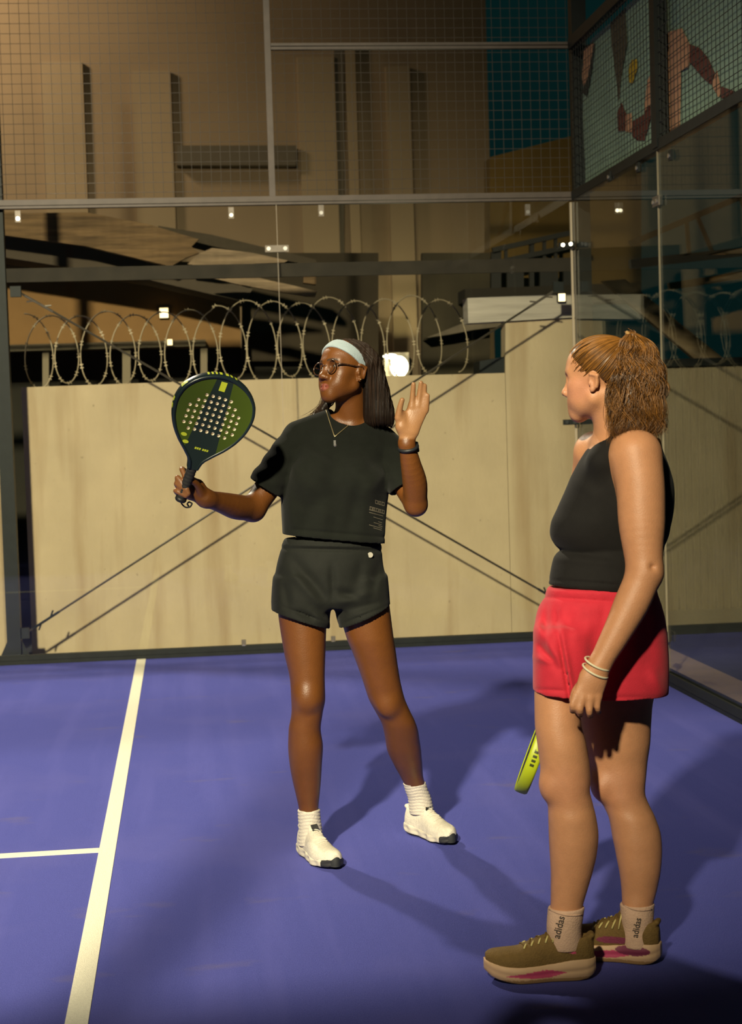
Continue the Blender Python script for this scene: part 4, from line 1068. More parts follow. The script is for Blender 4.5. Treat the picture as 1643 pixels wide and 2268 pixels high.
# palm and finger undersides
hand = soft(np.maximum.reduce([pv - 968, 866 - pu, pos[:, 1] - 5.475]) + 0.0, 14) * ((pv < 985) & (pos[:, 1] < 5.52) & (pu > 860) & (pv > 835))[:, None]
nrm_f = soft((pos[:, 1] - 5.460), 0.010); hand = hand * nrm_f
c = c * (1 - hand) + np.array((0.60, 0.32, 0.15)) * hand
h2 = (((pu > 380) & (pu < 425) & (pv > 1030) & (pv < 1108) & (pos[:, 1] < 5.47)))[:, None] * 0.55
c = c * (1 - h2) + np.array((0.34, 0.15, 0.06)) * h2
body1 = mesh_obj('body', pos, Q, skin_mat('deep_brown_skin'), w1, True, c)

# eyes
def eye(h, s, gaze, parent, iris=(0.03, 0.014, 0.006)):
    ctr = h.w((s * 0.032, 0.0715, 0.0192)); V, F_ = blob(ctr, (0.0128,) * 3, 14); V = np.array(V); g = unit(np.asarray(gaze) @ h.A)
    an = np.arccos(np.clip(((V - ctr) / 0.0128) @ g, -1, 1)); cc = np.where((an < 0.22)[:, None], (0.005, 0.005, 0.005), np.where((an < 0.47)[:, None], iris, (0.72, 0.66, 0.58)))
    return mesh_obj('eye', V, F_, mat('wet_eye', (1, 1, 1), 0.12, attr=True), parent, True, cc)
for s in (-1, 1): eye(h1, s, (0.16, 0.97, 0.02), w1)

# headband
def band_s(y, z): return -0.636 * (y + 0.012) + 0.772 * (z - 0.020)
vb = grid_for(h1.c - 0.14, h1.c + 0.15, 0.0024)
for pr_, k_ in ((h1.ell((0, -0.008, 0.043), (0.0765, 0.0975, 0.0845)), 0.01), (h1.ell((0, 0.028, 0.050), (0.0655, 0.0645, 0.0645)), 0.04)): vb.op(pr_, k_)
skull = vb.F.copy()
x = vb.a[0][:, None, None]; y = vb.a[1][None, :, None]; z = vb.a[2][None, None, :]
lx, ly, lz = h1.loc(x, y, z); s_ = band_s(ly, lz); hwid = 0.0125 + 0.011 * np.clip((ly + 0.02) / 0.09, 0, 1)
vb.F = np.maximum(skull - 0.0015 - 0.0006 * np.sin(s_ * 900), np.abs(s_ - 0.014) - hwid).astype(np.float32)
vb.F = np.maximum(vb.F, -(skull + 0.007)).astype(np.float32)
pos, Q = vb.mesh(2); mesh_obj('headband', pos, Q, mat('pale_blue_knit', (0.30, 0.37, 0.40), 0.85, 0, 0.06, 60, 0.3, 300, sheen=0.2), w1, True)

# hair: cap behind the band plus a straight curtain to the shoulder
vh = grid_for(h1.c + np.array([-0.18, -0.16, -0.24]), h1.c + np.array([0.24, 0.22, 0.16]), 0.0032)
vh.op(h1.ell((0, -0.014, 0.045), (0.079, 0.097, 0.086)), 0.01)
vh.cut(lambda x, y, z: (lambda l: 0.026 - band_s(l[1], l[2]))(h1.loc(x, y, z)))
curt = [(768, 790, 812, 5.73, 2.4), (782, 794, 828, 5.73, 2.4), (800, 801, 841, 5.73, 2.2), (840, 806, 854, 5.72, 1.9), (880, 808, 864, 5.71, 1.5), (915, 808, 872, 5.70, 1.2), (943, 814, 872, 5.69, 1.0)]
vh.op(stack(prow(curt, 5.72)), 0.025)
vh.op(rc(h1.w((0.0, -0.085, 0.02)), P(800, 925, 5.82), 0.035, 0.05), 0.03)
vh.op(rc(h1.w((0.062, -0.05, 0.0)), P(716, 905, 5.77), 0.018, 0.012), 0.015)
vh.op(rc(P(716, 905, 5.77), P(690, 925, 5.735), 0.012, 0.006), 0.015)
vh.op(rc(h1.w((-0.066, -0.036, 0.04)), P(822, 925, 5.70), 0.020, 0.030), 0.03)
# fine combing along the fall
u_, v_ = px_map(vh.a[0][:, None, None], vh.a[1][None, :, None], vh.a[2][None, None, :])
vh.F += (0.0016 * np.sin(u_ * 0.85 + 0.02 * v_) * np.sin(u_ * 0.23 + 1)).astype(np.float32)
pos, Q = vh.mesh(1)
M_H1 = mat('black_brown_hair', (1, 1, 1), 0.45, 0, 0.2, 50, attr=True, spec=0.3)
hair1 = mesh_obj('hair', pos, Q, M_H1, w1, True, np.tile((0.010, 0.006, 0.004), (len(pos), 1)))
rs = np.random.RandomState(3)
top = h1.w((0, 0.0, 0.12)); sd = []
while len(sd) < 800:
    q = rs.normal(size=3); q /= np.linalg.norm(q); l_ = np.array([0.081, 0.099, 0.090]) * q + np.array([0, -0.014, 0.045])
    if l_[2] > 0.055 and band_s(l_[1], l_[2]) > 0.031: sd.append(h1.w(l_))
sd = np.array(sd); back = -h1.A[1]
def flow1(p, i):
    l_ = (p - h1.c) @ h1.A.T; side = np.sign(l_[:, 0:1]) * h1.A[0]; hi_ = np.clip((l_[:, 2:3] - 0.02) / 0.1, 0, 1)
    return np.array([0, 0, -1.0]) + back * 0.9 * hi_ + side * 0.9 * hi_
paths = march(vh, sd, flow1, 46, 0.0065, rs.uniform(0.0, 0.0022, len(sd)))
cc = np.array((0.022, 0.012, 0.007)) * rs.uniform(0.4, 1.5, (len(sd), 1))
strands_mesh('hair_strands', paths, rs.uniform(0.0006, 0.0011, len(sd)), M_H1, hair1, cc)
# loose strands over the far shoulder
pa = []
for i in range(40):
    a = P(722 + rs.normal() * 4, 872 + rs.normal() * 8, 5.775); b = P(712 + rs.normal() * 4, 905, 5.765); e_ = P(690 + rs.uniform(-40, 22), 930 + rs.uniform(-8, 26), 5.715)
    t = np.linspace(0, 1, 14)[:, None]; pa.append((1 - t) ** 2 * a + 2 * t * (1 - t) * b + t * t * e_)
strands_mesh('loose_hair', np.array(pa), np.full(40, 0.0006), M_H1, hair1, np.tile((0.05, 0.026, 0.014), (40, 1)))

# glasses
gm = mat('tortoise_acetate', (0.055, 0.025, 0.012), 0.22, 0, 0.7, 160)
gl_ = empty_p = None
rim_b = MB()
for s in (-1, 1):
    ctr = np.array([s * 0.0335, 0.0955, 0.0145]); tilt = np.array([-s * 0.16, 1, 0.10]); n_ = unit(tilt)
    a_ = unit(np.array([1, s * 0.16, 0])); b_2 = np.cross(n_, a_)
    pts = [h1.w(ctr + 0.0245 * math.cos(t) * a_ + 0.0222 * math.sin(t) * b_2) for t in np.linspace(0, 2 * math.pi, 33)[:-1]]
    rim_b.tube(pts, 0.0021, 8, closed=True)
    rim_b.tube([h1.w(ctr + np.array([s * 0.0245, -0.003, 0.007])), h1.w((s * 0.068, 0.072, 0.0235)), h1.w((s * 0.0775, 0.03, 0.0225)), h1.w((s * 0.080, -0.004, 0.0235)), h1.w((s * 0.079, -0.018, 0.010))], [0.003, 0.0028, 0.0024, 0.002, 0.002], 8)
rim_b.tube([h1.w((-0.0105, 0.099, 0.019)), h1.w((0, 0.1025, 0.0215)), h1.w((0.0105, 0.099, 0.019))], 0.0022, 8)
gls = rim_b.build('eyeglasses', gm, w1, True)
M_LENS = glass_mat('clear_lens', (0.97, 0.97, 0.97), 1.45)
for s in (-1, 1):
    ctr = np.array([s * 0.0335, 0.0958, 0.0145]); n_ = unit(np.array([-s * 0.16, 1, 0.10])); a_ = unit(np.array([1, s * 0.16, 0])); b_2 = np.cross(n_, a_)
    MB().prism([h1.w(ctr + 0.0235 * math.cos(t) * a_ + 0.0212 * math.sin(t) * b_2) for t in np.linspace(0, 2 * math.pi, 25)[:-1]], (n_ @ h1.A) * 0.0012).build('lens', M_LENS, gls)
MB().add(*blob(h1.w((-0.083, 0.003, -0.021)), (0.0032,) * 3, 8)).build('earring', mat('gold', (0.8, 0.55, 0.2), 0.25, 1.0), w1, True)

# t-shirt
vs = grid_for((P(540, 1000, 5.7)[0] - 0.04, 5.45, P(700, 1215, 5.6)[2] - 0.04), (P(935, 1000, 5.6)[0] + 0.03, 5.93, P(760, 890, 5.8)[2] + 0.04), 0.0042)
tee = [(935, 712, 822, 5.735, .66), (955, 676, 846, 5.73, .60), (985, 645, 862, 5.725, .56), (1020, 632, 864, 5.715, .56), (1070, 625, 862, 5.705, .60), (1120, 624, 858, 5.70, .60), (1165, 626, 855, 5.70, .58), (1225, 628, 850, 5.70, .57)]
vs.op(stack(prow(tee, Y1), n=2.5, cap=0.012), 0.02)
vs.op(rc(P(733, 935, 5.735), P(662, 968, 5.735), 0.047, 0.058), 0.03); vs.op(rc(P(812, 945, 5.735), P(852, 990, 5.735), 0.045, 0.060), 0.03)
vs.op(ell(P(690, 1055, 5.615), (0.060, 0.050, 0.060)), 0.06); vs.op(ell(P(792, 1062, 5.615), (0.060, 0.050, 0.060)), 0.06)
folds(vs, [(640, 1000, 700, 1070, 10, .004), (660, 985, 740, 1040, 9, -.003), (850, 1010, 790, 1060, 9, .004), (860, 1040, 800, 1100, 9, -.003), (690, 1110, 672, 1185, 11, .005), (720, 1120, 712, 1190, 10, -.004),
           (795, 1075, 770, 1180, 10, .006), (815, 1090, 800, 1195, 12, -.005), (640, 1080, 650, 1180, 9, -.004), (745, 1100, 742, 1190, 10, .003), (845, 1100, 838, 1195, 9, .004),
           (600, 1010, 570, 1060, 8, .004), (620, 1030, 590, 1080, 7, -.004), (615, 1000, 640, 1060, 8, .004), (880, 1020, 885, 1085, 7, .004), (690, 950, 650, 975, 8, -.002), (640, 1186, 840, 1200, 5, -.0015), (640, 1172, 850, 1190, 2.5, .003)])
inner = vs.F.copy()
hem = plane_below(P(625, 1186, 5.6), P(851, 1207, 5.6)); vs.cut(hem)
x = vs.a[0][:, None, None]; y = vs.a[1][None, :, None]; z = vs.a[2][None, None, :]
core = np.maximum(inner + 0.009, -(hem(x, y, z) + 0.06)); vs.F = np.maximum(vs.F, -core)          # open hem
vs.F = vs.F.astype(np.float32)
for st, e, n in (([(668, 978, 5.73, .058), (652, 992, 5.725, .066), (612, 1045, 5.69, .064), (560, 1118, 5.635, .066)], P(574, 1071, 5.665), unit(-CRH * 42 - np.array([0, 0, 60.0]))),
                 ([(848, 985, 5.735, .056), (860, 1002, 5.72, .062), (888, 1062, 5.65, .058), (915, 1118, 5.58, .060)], P(888, 1084, 5.63), unit(CRH * 0.42 + np.array([0, -0.25, -0.87])))):
    tb = tubep([(P(a_, b_, c_), r_) for a_, b_, c_, r_ in st]); f0 = tb[0]
    rip = lambda x, y, z: 0.0025 * np.sin(90 * (x * 0.6 + z)) * np.sin(55 * (x - z) + 1)
    pl = lambda x, y, z, e=e, n=n: (x - e[0]) * n[0] + (y - e[1]) * n[1] + (z - e[2]) * n[2]
    vs.op((lambda x, y, z, f0=f0, pl=pl: np.maximum(f0(x, y, z) + rip(x, y, z), pl(x, y, z)), tb[1], tb[2]), 0.012)
    vs.op((lambda x, y, z, f0=f0, pl=pl: np.maximum(f0(x, y, z) + rip(x, y, z) + 0.008, -(pl(x, y, z) + 0.045)), tb[1], tb[2]), 0.002, 's')
nk = h1.w((0, -0.018, -0.03)); nb = P(779, 938, 5.735)
vs.op(ell(P(772, 912, 5.70), (0.068, 0.075, 0.044), np.array([unit((1, 0, -0.12)), (0, 1, 0), unit((0.12, 0, 1))])), 0.006, 's')
vs.F = vs.F.astype(np.float32)
pos, Q = vs.mesh(1)
M_TEE = mat('black_jersey', (0.0075, 0.0088, 0.0068), 0.9, 0, 0.12, 30, 0.25, 500, 0.12, sheen=0.05)
tee_o = mesh_obj('t_shirt', pos, Q, M_TEE, w1, True)
# print on the shirt: small outlined letters over thin lines
def decal(name, vol, Y0, pts, material, parent, lift=0.0012, n=6):
    """thin printed patch: quad given by 4 pixels, laid on the cloth"""
    p0, p1, p2, p3 = [np.array(p, float) for p in pts]; g = []
    for i in range(n + 1):
        for j in range(3):
            a, b = i / n, j / 2; g.append((p0 * (1 - a) + p1 * a) * (1 - b) + (p3 * (1 - a) + p2 * a) * b)
    H = vol.hit(g, Y0, lift); F_ = []
    for i in range(n):
        for j in range(2): F_.append((i * 3 + j, i * 3 + j + 1, (i + 1) * 3 + j + 1, (i + 1) * 3 + j))
    H2 = H + unit(CF) * 0.0006; n0 = len(H)
    return mesh_obj(name, np.concatenate([H, H2]), F_ + [tuple(q + n0 for q in f[::-1]) for f in F_], material, parent)
M_PR = mat('grey_print', (0.16, 0.14, 0.10), 0.6)
def zz(x, y): return (780 + x / 12.6, 1060 + y / 12.6)
for x0, y0, n, w_, h_ in ((640, 590, 3, 78, 110), (490, 770, 5, 72, 110)):
    for i in range(n):
        xx = x0 + i * (w_ + 12); yy = y0 + i * (w_ + 12) * 0.28
        for a, b, c_, d_ in ((0, 0, w_, 22), (0, h_ - 22, w_, h_), (0, 0, 18, h_), (w_ * (0.5 if i % 2 else 0.8), 0, w_ * (0.5 if i % 2 else 0.8) + 18, h_)):
            decal('print', vs, 5.45, [zz(xx + a, yy + b + a * .28), zz(xx + c_, yy + b + c_ * .28), zz(xx + c_, yy + d_ + c_ * .28), zz(xx + a, yy + d_ + a * .28)], M_PR, tee_o, n=2)
for x0, y0, x1, y1 in ((470, 870, 890, 975), (470, 940, 860, 1045), (590, 1070, 850, 1150), (720, 1200, 830, 1235), (600, 1225, 820, 1290), (470, 1290, 830, 1390), (590, 1375, 820, 1440), (730, 1310, 840, 1345)):
    decal('print', vs, 5.45, [zz(x0, y0 - 9), zz(x1, y1 - 9), zz(x1, y1 + 9), zz(x0, y0 + 9)], M_PR, tee_o, n=4)
# necklace
ch = np.concatenate([np.linspace((722, 908), (741, 967), 12), np.linspace((741, 967), (806, 918), 14)[1:]])
ch[:, 1] += 6 * np.sin(np.linspace(0, 1, len(ch)) * math.pi * 2) * 0.3
H = vs.hit(ch, 5.45, 0.003)
for i in range(len(H)):                                      # where the neck opening shows, rest on the skin instead
    if H[i, 1] > 5.90: H[i] = np.array(P(ch[i, 0], ch[i, 1], 5.67))
nk_o = MB().tube(H, 0.0020, 6).build('necklace', mat('antique_brass', (0.42, 0.34, 0.18), 0.35, 0.8), w1, True)
q = vs.hit([(741, 977)], 5.45, 0.005)[0]
MB().box(q + np.array([-0.004, -0.003, -0.014]), q + np.array([0.004, 0.002, 0.003])).add(*blob(q + np.array([0.001, 0, -0.014]), (0.0055, 0.003, 0.006), 6)).build('pendant', M_BOLT, nk_o)

# shorts
vt = grid_for((P(595, 1300, 5.7)[0] - 0.03, 5.48, P(700, 1410, 5.7)[2] - 0.03), (P(870, 1300, 5.7)[0] + 0.03, 5.95, P(700, 1180, 5.7)[2] + 0.03), 0.004)
hip = [(1188, 630, 838, 5.715, .60), (1215, 622, 844, 5.715, .60), (1250, 613, 849, 5.715, .62), (1290, 607, 854, 5.72, .62), (1325, 606, 857, 5.72, .58), (1345, 612, 852, 5.72, .5)]
vt.op(stack(prow(hip, Y1), cap=0.01), 0.02)
vt.op(stack(prow([(1275, 607, 738, 5.72, 1.02), (1320, 603, 737, 5.715, 1.08), (1360, 601, 731, 5.71, 1.10), (1420, 602, 727, 5.70, 1.12)], Y1), cap=0.01), 0.018)
vt.op(stack(prow([(1275, 734, 857, 5.72, 1.10), (1320, 736, 861, 5.72, 1.14), (1360, 744, 868, 5.715, 1.18), (1420, 757, 880, 5.71, 1.20)], Y1), cap=0.01), 0.018)
vt.op(rc(P(737, 1352, 5.60), P(739, 1420, 5.85), 0.006, 0.012), 0.02, 's')
folds(vt, [(a0, b0, c0, d0, w0, 1.7 * m0) for a0, b0, c0, d0, w0, m0 in [(650, 1240, 725, 1330, 9, .005), (640, 1262, 715, 1345, 8, -.004), (735, 1250, 737, 1335, 6, .004), (745, 1310, 800, 1325, 7, .005), (755, 1335, 830, 1310, 7, -.004), (800, 1240, 790, 1300, 9, .003), (690, 1360, 730, 1385, 7, -.004), (655, 1355, 700, 1372, 6, .004),
           (840, 1240, 820, 1330, 8, .004), (625, 1215, 845, 1220, 3, .003), (625, 1207, 845, 1211, 3, -.002), (780, 1350, 840, 1335, 6, .004), (630, 1290, 640, 1350, 7, .004), (625, 1344, 722, 1378, 2, .002), (752, 1384, 862, 1340, 2, .002)]])
inn = vt.F.copy()
hA = plane_below(P(601, 1358, 5.6), P(724, 1396, 5.6)); hB = plane_below(P(750, 1402, 5.6), P(866, 1348, 5.6)); xm = P(738, 1380, 5.7)[0]
x = vt.a[0][:, None, None]; y = vt.a[1][None, :, None]; z = vt.a[2][None, None, :]
hh_ = np.where(x < xm, hA(x, y, z), hB(x, y, z)); vt.F = np.maximum(vt.F, hh_); vt.F = np.maximum(vt.F, -np.maximum(inn + 0.008, -(hh_ + 0.05))).astype(np.float32)
pos, Q = vt.mesh(1)
sho = mesh_obj('shorts', pos, Q, mat('black_woven', (0.0075, 0.0086, 0.0066), 0.8, 0, 0.12, 40, 0.2, 400, 0.24, sheen=0.03), w1, True)
q = vt.hit([(820, 1229)], 5.45, 0.002)[0]; MB().tube([q, q - unit(CF) * 0.003], 0.0095, 14).build('snap_button', mat('silver_snap', (0.7, 0.66, 0.56), 0.3, 0.9), sho)

# socks, shoes
M_SOCK = mat('white_rib_sock', (0.66, 0.60, 0.50), 0.9, 0, 0.08, 40, 0.3, 200)
def sock(rows, Y, ratio, parent, lo_, hi_, material, ribs=True):
    vv = grid_for(lo_, hi_, 0.003); vv.op(stack(prow(rows, Y, ratio, 0.003), cap=0.004), 0.01)
    if ribs:
        z = vv.a[2][None, None, :]; x = vv.a[0][:, None, None]; vv.F += (0.0012 * np.sin(z * 520 + 3 * np.sin(x * 60))).astype(np.float32)
    pos, Q = vv.mesh(1); return mesh_obj('sock', pos, Q, material, parent, True), vv
qa = P(685, 1825, 5.77); sock([(1792, 661, 706.5, 5.766), (1812, 662, 708, 5.768), (1835, 663, 711, 5.77), (1870, 662, 714, 5.77)], 5.77, 1.1, w1, qa - np.array([.07, .09, .09]), qa + np.array([.07, .09, .08]), M_SOCK)
qa = P(925, 1755, 5.96); sock([(1733, 894, 941, 5.945), (1750, 899, 946, 5.955), (1768, 905, 953, 5.965), (1800, 908, 960, 5.975)], 5.96, 1.1, w1, qa - np.array([.08, .09, .09]), qa + np.array([.08, .09, .07]), M_SOCK)
spec1 = dict(name='white', heel_h=0.036, toe_h=0.024, spring=0.016, pods=0.0035, sole=(0.66, 0.60, 0.48), upper=(0.72, 0.66, 0.54), outsole=(0.02, 0.02, 0.022), lace=(0.74, 0.69, 0.58), tag=1, toe_cap=1, stripe=None)
build_shoe(w1, (0.375, 5.845, 0.0), (0.462, 5.555, 0.0), -1, spec1)
build_shoe(w1, (0.785, 6.04, 0.004), (0.915, 5.79, 0.0), 1, spec1)

# watch
wc = P(904, 991, 5.468); ax_w = unit(P(901, 975, 5.46) - P(909, 1025, 5.49))
wt = ring(wc, ax_w, 0.0305, 0.0062, 1.0).build('watch', mat('black_strap', (0.012, 0.014, 0.016), 0.5), w1, True)
q = wc + unit(CRH * 0.9 + np.array([0, 0.6, 0])) * 0.031; MB().tube([q - ax_w * 0.016, q + ax_w * 0.016], 0.011, 8).build('watch_case', mat('black_case', (0.01, 0.012, 0.014), 0.25), wt)

# racket in the gripping hand
b0 = P(399, 1109, YH); tipp = P(496, 845, YH - 0.15)
lat = unit(CRH * 0.94 + np.array([0, 0.34, 0]) + np.array([0, 0, -0.33]))
def face_mat(ax_, ay):
    mt = bpy.data.materials.new('racket_face_print'); mt.use_nodes = True; nt = mt.node_tree; b = nt.nodes['Principled BSDF']
    b.inputs['Roughness'].default_value = 0.38; tc = nt.nodes.new('ShaderNodeTexCoord')
    def dot(a):
        n = nt.nodes.new('ShaderNodeVectorMath'); n.operation = 'DOT_PRODUCT'; nt.links.new(tc.outputs['Object'], n.inputs[0]); n.inputs[1].default_value = tuple(a); return n.outputs['Value']
    def mth(op, a, c, cl=False):
        n = nt.nodes.new('ShaderNodeMath'); n.operation = op; n.use_clamp = cl
        for k, q in enumerate((a, c)):
            if isinstance(q, (int, float)): n.inputs[k].default_value = q
            else: nt.links.new(q, n.inputs[k])
        return n.outputs[0]
    X_, Y_ = dot(ax_), dot(ay)
    side = mth('ABSOLUTE', X_, 0.0)
    m1 = mth('GREATER_THAN', mth('SUBTRACT', side, mth('MULTIPLY', mth('SUBTRACT', 0.32, Y_), 0.10)), 0.040)
    m2 = mth('GREATER_THAN', mth('ADD', Y_, mth('MULTIPLY', X_, 0.12)), 0.192)
    mk_ = mth('MULTIPLY', m1, m2)
    mx = nt.nodes.new('ShaderNodeMix'); mx.data_type = 'RGBA'; nt.links.new(mk_, mx.inputs['Factor'])
    ss = [i_ for i_ in mx.inputs if i_.type == 'RGBA']; ss[0].default_value = (0.016, 0.028, 0.024, 1); ss[1].default_value = (0.058, 0.090, 0.009, 1)
    nt.links.new([o_ for o_ in mx.outputs if o_.type == 'RGBA'][0], b.inputs['Base Color'])
    return mt
M_RY = mat('racket_yellow', (0.55, 0.62, 0.04), 0.45); M_RK = mat('racket_rim', (0.012, 0.022, 0.026), 0.3)
rows = [(5, 0.0), (7, 0.0), (9, 0.0), (9, 0.0), (9, 0.0), (9, 0.0), (7, 0.0)]
mk = []
for t in np.linspace(0.44, 0.52, 4): mk.append((t, t + 0.014, -0.002, 0.011, 'yellow'))
for t in (0.545, 0.565, 0.585): mk.append((t, t + 0.010, -0.002, 0.011, 'yellow'))
mk += [(0.665, 0.69, 0.0, 0.012, 'yellow'), (0.735, 0.75, 0.0, 0.011, 'yellow'), (0.76, 0.775, 0.0, 0.011, 'yellow')]
def ellp(cx, cy, rx, ry, n=16): return [(cx + rx * math.cos(t), cy + ry * math.sin(t)) for t in np.linspace(0, 2 * math.pi, n + 1)[:-1]]
dec = [([(-0.011, 0.408), (0.009, 0.408), (0.009, 0.440), (-0.011, 0.440)], 'yellow'), (ellp(-0.068, 0.235, 0.010, 0.006), 'yellow'), (ellp(-0.055, 0.212, 0.010, 0.006), 'yellow')]
for i in range(6): dec.append(([(-0.020 + i * 0.0072 + (0.004 if i > 2 else 0), 0.196 - 0.0), (-0.0145 + i * 0.0072 + (0.004 if i > 2 else 0), 0.196), (-0.0135 + i * 0.0072 + (0.004 if i > 2 else 0), 0.203), (-0.019 + i * 0.0072 + (0.004 if i > 2 else 0), 0.203)], 'yellow'))
specR = dict(rows=rows, face=face_mat, rim=M_RK, rim_marks=mk, decals=dec, yellow=M_RY, grip=mat('black_overgrip', (0.02, 0.02, 0.02), 0.8, 0, 0.2, 60), cap=mat('black_cap', (0.014, 0.014, 0.014), 0.5), cord=mat('black_cord', (0.014, 0.014, 0.014), 0.6))
build_racket('padel_racket', 'dark green padel racket with light holes held beside the black tee', b0, tipp - b0, lat, specR)
# ================================================================ second player: dark tank top and pink-red shorts, seen from the side
Y2 = 4.48
w2 = empty('person', (1.08, 4.43, 0), 'player in black tank top and red shorts with curly ponytail, face turned away', 'person')
h2 = Head(P(1331, 850, 4.50), head_axes(117, -2, 0))
lo, hi = (P(1180, 1300, 4.5)[0] - 0.06, 4.12, 0.05), (P(1500, 1300, 4.5)[0] + 0.06, 4.92, h2.c[2] + 0.16)
v = grid_for(lo, hi, 0.0055, [(P(1240, 900, 4.5)[0] - .02, P(1345, 900, 4.5)[0] + .03, 0.0026)], [(4.18, 4.27, 0.0028), (4.40, 4.55, 0.003)], [(P(1300, 1592, 4.24)[2], P(1300, 1490, 4.24)[2], 0.0026), (h2.c[2] - 0.11, h2.c[2] + 0.06, 0.0026)])
trunk = [(985, 1312, 1440, 4.50, 1.0), (1020, 1284, 1474, 4.50, .90), (1075, 1262, 1484, 4.50, .80), (1125, 1245, 1484, 4.50, .72), (1175, 1246, 1472, 4.50, .66), (1225, 1256, 1460, 4.50, .66), (1290, 1226, 1452, 4.49, .78), (1350, 1196, 1462, 4.49, .76), (1440, 1192, 1472, 4.49, .72), (1520, 1200, 1466, 4.48, .68)]
v.op(stack(prow(trunk, Y2)), 0.03)
v.op(rc(h2.w((0, -0.020, -0.03)), P(1372, 990, 4.51), 0.055, 0.062), 0.03)
v.op(rc(P(1372, 985, 4.51), P(1408, 1006, 4.385), 0.05, 0.056), 0.05); v.op(rc(P(1362, 985, 4.54), P(1318, 1000, 4.64), 0.045, 0.05), 0.05)
near = [(1500, 1185, 1300, 4.41, 1.1), (1544, 1183, 1283, 4.40, 1.1), (1604, 1184, 1287, 4.385, 1.1), (1645, 1189, 1298, 4.375, 1.05), (1686, 1194, 1305, 4.37, 1.0), (1726, 1200, 1308, 4.365, 1.0), (1755, 1207, 1307, 4.36, 1.0), (1779, 1212, 1313, 4.36, 1.0), (1807, 1213, 1320, 4.357, 1.0), (1848, 1214, 1326, 4.355, .95), (1888, 1216, 1323, 4.352, .92), (1929, 1218.5, 1314, 4.35, .92), (1970, 1218.5, 1302, 4.348, .92), (2010, 1217.7, 1291, 4.346, .92), (2060, 1214, 1285, 4.345, .92)]
far = [(1500, 1262, 1466, 4.56, .85), (1564, 1266, 1446, 4.555, .88), (1604, 1272, 1443, 4.55, .88), (1645, 1282, 1441, 4.54, .9), (1686, 1297, 1435, 4.53, .92), (1726, 1310, 1431, 4.515, .95), (1755, 1320, 1429, 4.505, .98), (1787, 1337, 1440, 4.495, 1.0), (1807, 1346, 1450, 4.485, 1.0), (1848, 1354, 1464, 4.475, .95), (1888, 1362, 1467, 4.465, .92), (1929, 1370, 1464, 4.455, .92), (1970, 1375, 1456, 4.45, .92), (2010, 1377, 1446, 4.44, .92), (2060, 1380, 1443, 4.435, .92)]
for L in (near, far): v.op(stack(prow(L, Y2)), 0.012)
# near arm and hanging hand
limb(v, [(1408, 1010, 4.375, .070), (1418, 1075, 4.35, .066), (1421, 1150, 4.33, .0635), (1424, 1215, 4.31, .054), (1428, 1268, 4.295, .0475)], 0.03)
limb(v, [(1428, 1268, 4.295, .0475), (1404, 1325, 4.285, .0475), (1372, 1390, 4.27, .040), (1324, 1478, 4.255, .0290)], 0.016)
nf = (unit(CF), 0.55)
v.op(rc(P(1324, 1478, 4.255), P(1312, 1505, 4.25), .0285, .030, (unit(CF), 0.72)), 0.015)
v.op(rc(P(1305, 1502, 4.248), P(1282, 1540, 4.24), .0265, .0160, nf), 0.012)
v.op(rc(P(1315, 1505, 4.246), P(1304, 1543, 4.238), .0250, .0160, nf), 0.012)
v.op(rc(P(1322, 1508, 4.250), P(1322, 1541, 4.243), .0220, .0140, nf), 0.012)
nails2 = []
for f in ([(1275, 1543, 4.240, .0098), (1268, 1563, 4.234, .0090), (1268, 1575, 4.250, .0078)],
          [(1290, 1547, 4.236, .0100), (1284, 1571, 4.230, .0092), (1285, 1583, 4.250, .0080)],
          [(1307, 1548, 4.236, .0100), (1305, 1574, 4.231, .0090), (1307, 1586, 4.250, .0078)],
          [(1322, 1545, 4.241, .0090), (1323, 1566, 4.236, .0080), (1326, 1577, 4.252, .0070)],
          [(1290, 1512, 4.262, .0130), (1272, 1535, 4.272, .0105), (1266, 1553, 4.274, .0085)]):
    pchain(v, f, 0.004, 0.010); nails2.append(P(*f[-1][:3]))
# far arm, holding the yellow racket behind the body
limb(v, [(1318, 1005, 4.655, .060), (1300, 1120, 4.74, .055), (1288, 1245, 4.80, .044)], 0.03)
limb(v, [(1288, 1245, 4.80, .044), (1275, 1330, 4.79, .042), (1258, 1420, 4.76, .028)], 0.016)
R2a, R2b = P(1262, 1455, 4.745), P(1158, 1738, 4.70)
ra = unit(R2b - R2a); rn = unit(np.cross(ra, CF))
for i in range(4):
    c0 = R2a + ra * (0.012 + 0.021 * i); bk = unit(CF)
    chain(v, [(c0 + bk * 0.028 + rn * 0.004, .0105), (c0 + bk * 0.012 - rn * 0.024, .0098), (c0 - bk * 0.012 - rn * 0.023, .0092), (c0 - bk * 0.024 + rn * 0.004, .008)], 0.004, 0.008)
v.op(rc(P(1258, 1420, 4.76), R2a + ra * 0.045 + unit(CF) * 0.030, 0.028, 0.030, (unit(CF), 0.6)), 0.012)
chain(v, [(R2a - ra * 0.01 + unit(CF) * 0.02 + rn * 0.02, .012), (R2a + ra * 0.01 - unit(CF) * 0.012 + rn * 0.024, .010), (R2a + ra * 0.03 - unit(CF) * 0.024 + rn * 0.006, .0085)], 0.004, 0.01)
build_head(v, h2, 0.95, 0.85, 0.84)
v.op(ell(P(1217, 1742, 4.355), (0.026, 0.034, 0.034)), 0.03); v.op(ell(P(1330, 1742, 4.49), (0.026, 0.034, 0.034)), 0.03)
